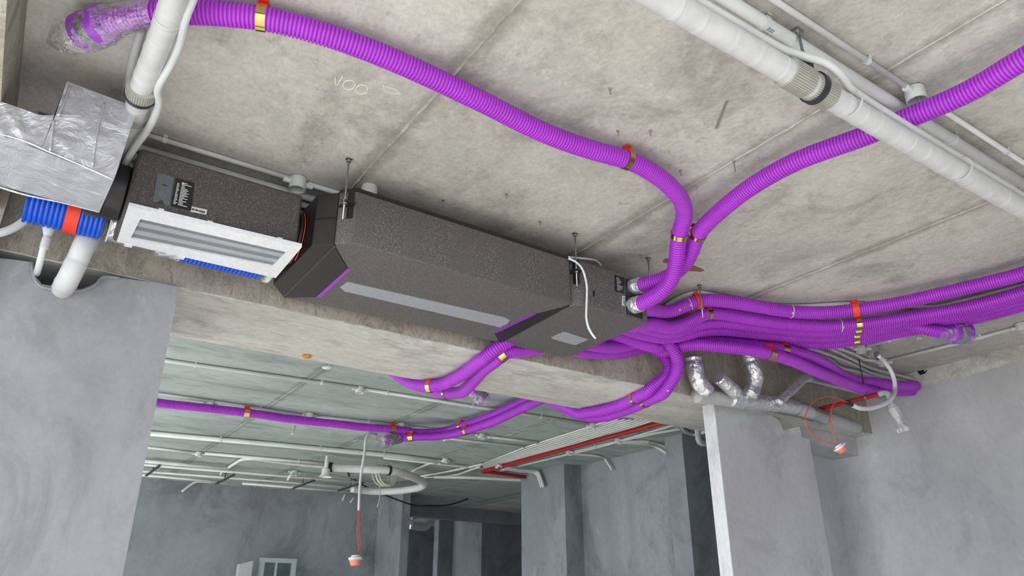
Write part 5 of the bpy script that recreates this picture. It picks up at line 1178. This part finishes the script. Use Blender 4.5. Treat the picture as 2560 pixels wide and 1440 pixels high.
w1 = [(4.228, 2.555, 2.69), (4.149, 2.555, 2.698), (4.028, 2.555, 2.697), (3.899, 2.555, 2.655), (3.816, 2.555, 2.6), (3.764, 2.555, 2.529), (3.765, 2.555, 2.475), (3.821, 2.555, 2.431), (3.928, 2.555, 2.411), (4.03, 2.555, 2.404)]
w2 = [(4.226, 2.553, 2.691), (4.133, 2.553, 2.683), (4.059, 2.553, 2.649), (4.021, 2.553, 2.587), (4.01, 2.553, 2.506), (4.017, 2.553, 2.45), (4.046, 2.553, 2.413)]
def detector(label, cpt, axis, r, capm, wires, wr=.0028):
    axis = np.array(axis, float)
    axis /= np.linalg.norm(axis)
    o = thing('smoke_detector', label, 'smoke detector', tuple(cpt))
    c = np.array(cpt)
    part('base', MB().lathe(c, axis, [(.3 * r, -.62 * r), (.62 * r, -.55 * r), (.68 * r, -.32 * r), (r, -.25 * r), (1.02 * r, 0), (.9 * r, .08 * r)], 28), 'frame', o, 'auto', 'white base')
    part('dust_cap', MB().lathe(c, axis, [(.88 * r, 0), (.86 * r, .35 * r), (.78 * r, .40 * r), (.74 * r, .66 * r), (.6 * r, .8 * r), (.3 * r, .86 * r), (.001, .87 * r)], 28), capm, o, 'auto', 'orange dust cap')
    s = np.cross(axis, (1, .3, 0))
    s /= np.linalg.norm(s)
    for sg in (-1, 1):
        part('terminal', MB().obox(c + s * sg * r * .98 - axis * .12 * r, s, np.cross(axis, s), axis, .22 * r, .18 * r, .22 * r), 'frame', o)
    for w in wires:
        part('wire', MB().tube(smooth(w, .012), wr, 6), 'redwire', o, True)
    return o
detector('smoke detector with orange cap dangling on two red wires from the white hose', (4.058, 2.555, 2.391), (.34, -.20, -.55), .036, 'redcap', [w1, w2])

# small fixings left in the slab
for p in ((1266, 488), (1108, 502), (1350, 556), (1545, 330), (1625, 328), (1700, 428), (1524, 224), (980, 90), (640, 252), (1601, 640), (1215, 570)):
    pass
fix = [(1.564, 2.369, 3.2), (1.357, 2.572, 3.2), (1.834, 2.488, 3.2), (1.659, 1.735, 3.2), (1.762, 1.666, 3.2), (2.065, 1.801, 3.2), (1.47, 1.564, 3.2), (2.482, 2.493, 3.2), (2.194, 1.628, 3.2)]
labs = ['anchor stub in the slab above the middle of the grey unit', 'anchor stub in the slab above the capped end half of the grey unit', 'anchor stub in the slab left of the second hanger rod', 'anchor stub in the slab above the purple duct clip, the left one', 'anchor stub in the slab above the purple duct clip, the right one', 'anchor stub hugging the outer bend of the purple duct', 'lone anchor stub in the bare slab above the purple ducts', 'anchor stub in the slab beside the third hanger rod', 'long bent anchor stub beside the slab joint near the crossing duct']
for p, l in zip(fix, labs):
    L_ = .05 if 'long' in l else .022
    m = MB().cyl((p[0], p[1], H - .001), (p[0] + .004, p[1] + .003, H - L_), .0030, 8)
    m.lathe((p[0], p[1], H - .001), (0, 0, -1), [(.006, 0), (.006, .003), (.004, .004)], 10)
    solo('anchor_stub', m, 'steel', l, 'anchor', 'auto', 'anchor stubs in the slab')

# ------------------------------------------------------------------ far room services
WF = 'white_far'
conduit('far room conduit nearest the beam, left run', [(0.5567, 5.708, 3.186), (0.8519, 5.699, 3.186), (2.253, 5.587, 3.186)], .0142, [(0.9898, 5.687, 3.186), (1.933, 5.608, 3.186)], WF, easy=True)
jbox('far room junction box on the conduit nearest the beam', (2.26, 5.601, 3.18), [(-1, 0), (1, 0)], WF, .036, .05)
conduit('far room conduit nearest the beam, right run to the cable bundle', [(2.301, 5.599, 3.186), (3.317, 5.571, 3.186), (4.616, 5.529, 3.186)], .0142, [(2.502, 5.581, 3.186), (3.315, 5.554, 3.186), (4.055, 5.536, 3.186)], WF, easy=True)
jbox('far room junction box where the beam side conduit meets the cable bundle', (4.675, 5.54, 3.18), [(-1, 0), (.1, 1)], WF, .036, .05)
conduit('far room conduit along the purple duct, left run', [(0.8022, 6.709, 3.186), (1.348, 6.697, 3.186)], .0142, (), WF, easy=True)
jbox('far room junction box above the left part of the purple duct', (1.344, 6.721, 3.18), [(-1, 0), (1, 0)], WF, .036, .05)
conduit('far room conduit along the purple duct, middle run', [(1.375, 6.711, 3.186), (2.187, 6.737, 3.186)], .0142, [(1.781, 6.689, 3.186)], WF, easy=True)
jbox('far room junction box with dangling white wires', (2.223, 6.684, 3.18), [(-1, 0), (1, 0)], WF, .036, .05)
conduit('far room conduit along the purple duct, right run', [(2.279, 6.712, 3.186), (3.071, 6.609, 3.186)], .0142, [(2.788, 6.638, 3.186)], WF, easy=True)
jbox('far room junction box touching the far purple duct', (3.11, 6.572, 3.18), [(-1, 0), (1, 0)], WF, .036, .05)
conduit('far room conduit passing behind the bend of the purple duct', [(3.187, 6.613, 3.186), (3.957, 6.552, 3.186)], .0142, (), WF, easy=True)
jbox('far room junction box below the purple duct bend', (4.011, 6.529, 3.18), [(-1, 0), (1, 0)], WF, .036, .05)
conduit('far room conduit from the bend to the cable bundle', [(4.088, 6.557, 3.186), (4.711, 6.498, 3.186)], .0142, [(4.122, 6.533, 3.186)], WF, easy=True)
conduit('thin far room conduit under the purple duct with a hook', [(3.801, 6.867, 3.186), (4.085, 6.845, 3.186), (4.761, 6.772, 3.186)], .010, (), WF, easy=True)
solo('loose_tie', MB().cyl((2.231, 7.101, 3.16), (2.172, 6.969, 3.05), .009, 8), WF, 'short white strip dangling below the far purple duct', 'cable tie', True)
solo('loose_tie', MB().cyl((3.498, 6.421, 3.05), (3.55, 6.365, 3.07), .008, 8), WF, 'short white strip poking out under the short far duct', 'cable tie', True)
conduit('wide flat white pipe across the middle of the far room', [(1.07, 8.306, 3.172), (2.408, 8.117, 3.172), (3.707, 7.977, 3.172), (4.494, 7.995, 3.172)], .026, [(1.8, 8.159, 3.172), (2.84, 8.06, 3.172), (3.577, 7.95, 3.172)], WF, easy=True, cat='pipe', name='drain_pipe')
conduit('thinner white pipe beside the wide flat far room pipe', [(3.679, 8.194, 3.18), (4.596, 8.175, 3.18), (5.221, 8.13, 3.18)], .016, (), WF, easy=True)
jbox('far room junction box at the end of the kinked conduit', (4.357, 7.92, 3.18), [(1, 0), (-.4, 1)], WF, .036, .05)
conduit('kinked white conduit in front of the far lagged pipe', [(4.366, 8.036, 3.17), (4.377, 8.157, 3.17), (4.294, 8.117, 3.17), (4.303, 8.472, 3.17), (4.351, 8.788, 3.17)], .013, (), WF)
conduit('far room conduit behind the wide flat pipe, left run', [(1.205, 9.138, 3.186), (1.765, 9.17, 3.186)], .0142, (), WF, easy=True)
jbox('far room junction box at the left, behind the wide flat pipe', (1.796, 9.168, 3.18), [(-1, 0), (1, 0)], WF, .038, .05)
conduit('far room conduit behind the wide flat pipe, right run', [(1.849, 9.105, 3.18), (2.694, 9.008, 3.18), (3.321, 8.934, 3.18)], .018, [(2.909, 8.988, 3.18)], WF, easy=True)
conduit('white conduit with an S bend above the back wall', [(3.342, 9.118, 3.17), (2.834, 9.131, 3.17), (2.386, 9.09, 3.17), (2.306, 9.174, 3.17), (2.297, 9.492, 3.17), (2.31, 9.949, 3.17), (2.314, 10.16, 3.17), (2.368, 10.45, 3.17)], .018, (), WF)
conduit('long white pipe under the slab before the back wall, front one', [(1.306, 9.84, 3.15), (2.284, 9.796, 3.15)], .020, (), WF, easy=True)
conduit('long white pipe under the slab before the back wall, middle one', [(1.331, 9.972, 3.13), (4.304, 9.726, 3.13)], .016, (), WF, easy=True)
conduit('long white pipe under the slab before the back wall, rear one', [(1.415, 10.48, 3.13), (3.123, 10.31, 3.13), (4.665, 10.24, 3.13)], .013, (), WF, easy=True)
conduit('lowest white pipe before the back wall, left piece', [(1.445, 10.64, 3.11), (2.511, 10.65, 3.11)], .016, (), WF, easy=True)
conduit('lowest white pipe before the back wall, right piece', [(2.685, 10.54, 3.1), (4.195, 10.45, 3.1)], .018, (), WF, easy=True)
conduit('white conduit stub angling down the back wall', [(2.097, 11.4, 3.045), (2.188, 11.4, 3.14), (2.27, 11.4, 3.197), (2.477, 11.4, 3.21)], .016, (), WF)
jbox('far room junction box with a bent tail before the back wall', (3.123, 9.758, 3.17), [(1, 0), (-1, -.3)], WF, .05, .06)
conduit('bent white tail below the far junction box', [(3.132, 9.788, 3.175), (3.099, 9.707, 3.14), (3.061, 9.699, 3.12), (3.062, 9.78, 3.08)], .018, (), WF)
for k, (x, y0, y1) in enumerate(((381, 1122, 1182), (484, 1160, 1180), (563, 1165, 1197), (647, 1155, 1190), (755, 1182, 1216), (875, 1192, 1220))):
    pass
hang = [[(1.361, 9.471, 3.2), (1.482, 10.09, 3.08)], [(2.308, 10.02, 3.2), (2.387, 10.27, 3.08)], [(3.277, 9.868, 3.2), (3.381, 10.13, 3.06)], [(3.98, 9.939, 3.2), (3.993, 9.938, 3.06)]]
for p, l in zip(hang, ('leftmost', 'second from the left', 'third from the left', 'rightmost')):
    x, y = p[1][0], p[1][1]
    m = MB().cyl((x, y, 3.199), (x, y, 3.088), .006, 6)
    m.obox((x, y, 3.088), (1, 0, 0), (0, 1, 0), (0, 0, 1), .03, .9, .012)
    solo('pipe_hanger', m, 'darksteel', '%s dark rod hanger on the pipes before the back wall' % l, 'hanger', False, 'pipe hangers before the back wall')

lag = lagged('pale lagged pipe bending sharply under the far slab', [(3.145, 8.502, 3.06), (3.387, 8.435, 3.06), (3.657, 8.351, 3.06), (3.884, 8.33, 3.06), (4.153, 8.493, 3.06), (4.446, 8.736, 3.06), (4.619, 8.932, 3.06), (4.725, 9.273, 3.06), (4.686, 9.559, 3.06), (4.566, 9.819, 3.06), (4.332, 9.977, 3.06), (4.011, 9.926, 3.06)], .048, mat=WF, wraps=.5)
part('hanger_ring', MB().arc((3.808, 8.315, 3.06), (1, .1, 0), (0, 0, 1), 0, 2 * math.pi, .052, .058, .03, 24), 'darksteel', lag)
part('end_collar', MB().cyl((3.137, 8.507, 3.06), (3.169, 8.486, 3.06), .056, 16), 'black', lag, 'auto', 'black end collar')
q = np.array((3.068, 8.426, 3))
solo('loudspeaker_horn', MB().lathe(q, (0, 0, -1), [(.02, -.17), (.025, -.03), (.045, -.02), (.05, .04), (.075, .07), (.07, .072), (.03, .03)], 20), WF, 'small white horn shaped fitting left of the far lagged pipe', 'fitting', 'auto')
coil = thing('cable_coil', 'coil of cream cable hanging over the far lagged pipe', 'cable coil', (3.793, 8.412, 3.02))
for k in range(6):
    cc = np.array((3.781, 8.389, 3.03)) + np.array((rnd.uniform(-.03, .03), rnd.uniform(-.06, .06), -.03 * rnd.random()))
    rr_ = rnd.uniform(.12, .18)
    part('cable_loop', MB().tube([tuple(cc + rr_ * np.array((math.cos(a) * .8, math.sin(a) * .35 - .06, math.sin(a)))) for a in np.linspace(0, 6.2832, 36)], .008, 6), 'cable', coil, True)
part('cable_tail', MB().tube(smooth([(4.257, 9.55, 3.087), (4.257, 9.55, 3.018), (4.269, 9.55, 2.94), (4.253, 9.55, 2.844), (4.239, 9.55, 2.791)], .03), .007, 6), 'cable', coil, True, 'yellowish cable tail')
solo('black_cable', MB().tube(smooth([(3.502, 8.868, 3.1), (4.059, 10, 3.204), (4.31, 10, 3.094), (4.657, 10, 3), (4.947, 10, 2.932), (5.555, 10.6, 3.017), (5.91, 10.6, 3.054), (6.469, 10.8, 3.237), (6.899, 10.8, 3.408), (7.474, 10.8, 3.47)], .05), .011, 8), 'blackcable', 'black cable sagging across the dark opening at the back', 'cable', True)
for pts, l in (([(4.536, 11.42, 3.276), (4.473, 11.42, 3.099)], 'left'), ([(4.679, 11.42, 3.188), (4.608, 11.42, 3.085)], 'right')):
    solo('conduit_stub', MB().cyl(pts[0], pts[1], .014, 8), WF, '%s one of two short conduit stubs low on the back wall' % l, 'conduit', True, 'short stubs on the back wall')
# pendant detector
tpd = (2.99, 7.125, 3.18)
zc = lambda py, _t=tpd: None
pend = [(2.99, 7.125, 3.18)]
x, y = pend[0][0], pend[0][1]
solo('pendant_conduit', MB().tube(smooth([(x + .12, y + .02, 3.185), (x + .03, y + .01, 3.18), (x, y, 3.15), (x - .01, y, 2.95), (x - .028, y - .005, 2.78), (x - .028, y, 2.62), (x - .02, y, 2.42)], .03), .0135, 10), 'white', 'white conduit hanging straight down in the far room', 'conduit', True)
zb_ = 2.42
detector('smoke detector with salmon cap hanging below the far white conduit', (x - .012, y, 1.965), (.05, -.05, -1), .068, 'salmon',
         [[(x - .025, y, 2.43), (x - .015, y, 2.2), (x + .015, y, 2.07), (x - .005, y, 2.0)], [(x - .015, y, 2.43), (x + .005, y, 2.22), (x + .028, y, 2.09), (x + .004, y, 2.0)]], .0035)

# cable bundle with the red pipe along the far right wall
La = [np.array(q) for q in [(4.681, 5.248, 3.186), (4.696, 5.515, 3.186), (4.743, 6.81, 3.186), (4.881, 7.924, 3.186)]]
Ra = [np.array(q) for q in [(5.107, 4.942, 3.186), (5.13, 5.183, 3.186), (5.211, 6.187, 3.186), (5.089, 8.191, 3.186)]]
for k in range(8):
    t = k / 8.6
    pts = [tuple(p + (q - p) * t) for p, q in zip(La, Ra)]
    conduit(('first', 'second', 'third', 'fourth', 'fifth', 'sixth', 'seventh', 'eighth')[k] + ' conduit of the bundle left of the far red pipe, counted towards it', pts, .0105, (), WF, easy=True, group='conduit bundle by the far red pipe', seg=8)
a, b = (5.067, 4.885, 3.15), (5.063, 8.168, 3.15)
rp = solo('sprinkler_pipe', MB().cyl(a, b, .024, 14), 'red', 'long red pipe along the conduit bundle in the far room', 'pipe', 'auto')
part('cross_run', MB().cyl(b, (5.835, 8.242, 3.15), .024, 14), 'red', rp, 'auto')
part('elbow', MB().lathe(np.array(b) + np.array((0, 0, .03)), (0, 0, -1), [(.001, 0), (.034, .002), (.034, .058), (.001, .06)], 14), 'red', rp, 'auto')
conduit('white conduit just right of the far red pipe', [(5.317, 5.067, 3.18), (5.392, 6.234, 3.18), (5.288, 8.41, 3.18)], .014, (), WF, easy=True)
conduit('white conduit right of the red pipe ending at a box', [(5.515, 5.173, 3.186), (5.443, 5.44, 3.186), (5.391, 5.967, 3.186), (5.339, 6.737, 3.186)], .0142, [(5.378, 6.305, 3.186)], WF, easy=True)
jbox('far room junction box where two conduits bend down the right wall', (5.345, 5.915, 3.18), [(.2, 1), (.2, -1), (1, 0)], WF, .036, .05)
jbox('far room junction box at the lower end of the right hand conduit', (5.308, 6.721, 3.18), [(.2, -1), (1, 0)], WF, .036, .05)
conduit('upper of two conduits curving down the far right wall', [(5.427, 5.942, 3.186), (5.663, 5.808, 3.186), (5.884, 5.835, 3.186), (5.98, 5.824, 3.16), (5.98, 5.747, 3.09), (5.98, 5.702, 2.971)], .016, [(5.666, 5.806, 3.186)], WF)
conduit('lower of two conduits curving down the far right wall', [(5.436, 5.986, 3.186), (5.709, 5.902, 3.186), (5.916, 5.942, 3.186), (5.98, 5.877, 3.125), (5.98, 5.776, 3.047), (5.98, 5.73, 2.98)], .016, (), WF)
conduit('conduit bending down beside the far column', [(5.402, 6.78, 3.186), (5.667, 6.717, 3.186), (5.809, 6.739, 3.186), (5.98, 6.873, 3.206), (5.98, 6.812, 3.13), (5.98, 6.753, 3.05)], .014, (), WF)
conduit('left of two conduits bending down the far corner column', [(5.021, 7.819, 3.15), (5.37, 7.891, 3.15), (5.7, 7.915, 3.149), (5.7, 7.855, 3.075), (5.7, 7.797, 2.957)], .018, (), WF)
conduit('right of two conduits bending down the far corner column', [(4.982, 7.714, 3.15), (5.38, 7.816, 3.15), (5.7, 7.87, 3.158), (5.7, 7.819, 3.086), (5.7, 7.754, 2.957)], .018, (), WF)
conduit('white conduit crossing to the dark passage, nearest', [(4.864, 7.896, 3.18), (4.738, 8.743, 3.18), (4.567, 9.396, 3.18)], .014, (), WF)
conduit('white conduit crossing to the dark passage, second', [(4.901, 8.003, 3.17), (4.919, 8.85, 3.17), (4.533, 9.265, 3.17)], .014, (), WF)
conduit('upper pipe spanning the dark opening', [(4.593, 8.633, 3.1), (5.076, 8.384, 3.1), (5.672, 8.213, 3.1)], .02, (), WF)
conduit('lower pipe spanning the dark opening', [(5.423, 11.2, 3.259), (6.239, 11.2, 3.285), (7.115, 11.2, 3.299), (7.732, 11.2, 3.318)], .02, (), WF)
conduit('front one of two conduits bending down in the dark opening', [(5.822, 11, 3.401), (6.274, 11, 3.42), (6.367, 11, 3.402), (6.456, 11, 3.278)], .022, (), WF)
conduit('rear one of two conduits bending down in the dark opening', [(5.913, 11.1, 3.402), (6.293, 11.1, 3.408), (6.379, 11.1, 3.389), (6.468, 11.1, 3.271)], .022, (), WF)
# pipes at the passage mouth on the right
conduit('bent white conduit at the mouth of the side passage', [(5.369, 5.032, 3.18), (5.641, 5.208, 3.18), (5.801, 5.256, 3.18), (5.804, 5.165, 3.18), (5.799, 5.037, 3.18)], .018, (), 'white')
qe = (5.129, 4.6, 2.969)
conduit('grey elbow pipe in the side passage', [(qe[0], qe[1], 3.2)] + [(5.129, 4.6, 2.969), (5.132, 4.6, 2.919), (5.176, 4.6, 2.902), (5.28, 4.6, 2.929)], .028, (), 'greypipe', 'waste_pipe', cat='pipe')
# foil branches deep in the opening
fo2 = solo('foil_pipe', MB().tube(smooth([(6.264, 12.6, 2.943), (6.378, 12.6, 2.929), (6.557, 12.6, 2.932), (6.667, 12.6, 3.03), (6.761, 12.6, 3.171), (6.825, 12.6, 3.232)], .03), .075, 14), 'foil', 'bent foil sleeved pipe deep in the dark opening', 'pipe', True)
solo('foil_pipe', MB().tube(smooth([(6.214, 12.5, 3.07), (6.394, 12.5, 3.165), (6.538, 12.5, 3.231)], .03), .06, 12), 'foil', 'short foil sleeved pipe behind the bent one in the dark opening', 'pipe', True)
solo('foil_pipe', MB().cyl((6.676, 12.4, 3.372), (6.683, 12.4, 3.231), .10, 14), 'foil', 'upright foil wrapped stub in the dark opening', 'pipe', True)

# aluminium window sash standing against the back wall
def vb(x0, x1, z0, z1, y0, y1):
    return MB().box(x0, x1, y0, y1, z0, z1)
tl, tr = (3.252, 11.2, 2.205), (3.768, 11.2, 2.196)
x0, x1, zt = tl[0], tr[0], tl[2]
sash = thing('window_sash', 'pale aluminium window sash leaning at the back wall', 'window sash', ((x0 + x1) / 2, 11.2, .3))
w = .06
part('frame_stile', vb(x0, x0 + w, .3, zt, 11.17, 11.25), 'alu', sash)
part('frame_stile', vb(x1 - w, x1, .3, zt, 11.17, 11.25), 'alu', sash)
part('frame_rail', vb(x0 + w, x1 - w, zt - w, zt, 11.17, 11.25), 'alu', sash)
part('frame_rail', vb(x0 + w, x1 - w, .3, .3 + w, 11.17, 11.25), 'alu', sash)
part('mullion', vb(x0 + .22, x0 + .245, .36, zt - w, 11.18, 11.24), 'alu', sash)
part('glass_pane', vb(x0 + w, x1 - w, .36, zt - w, 11.205, 11.215), 'glass', sash)
xa, xb_ = (2.912, 11.1, 2.105)[0], (3.102, 11.1, 2.111)[0]
za = (2.95, 11.1, 2.106)[2]
solo('wrapped_panel', MB().prism_y([(xa, .3), (xb_, .3), (xb_ + .02, za + .05), (xa + .03, za)], 11.08, 11.2), 'bag', 'narrow panel wrapped in pale plastic left of the window sash', 'panel')
# scraps on the soffit edge
solo('foam_scrap', MB().lathe((1.233, 3.86, 2.8), (.3, .1, -1), [(.001, -.01), (.03, 0), (.026, .012), (.010, .02)], 7), 'foam', 'orange foam scrap on the soffit edge', 'scrap', False)
solo('plaster_lump', MB().lathe((1.404, 3.999, 2.8), (.1, .1, -1), [(.001, -.01), (.032, 0), (.03, .01), (.012, .016)], 9), 'white', 'white plaster lump on the soffit edge', 'scrap', True)
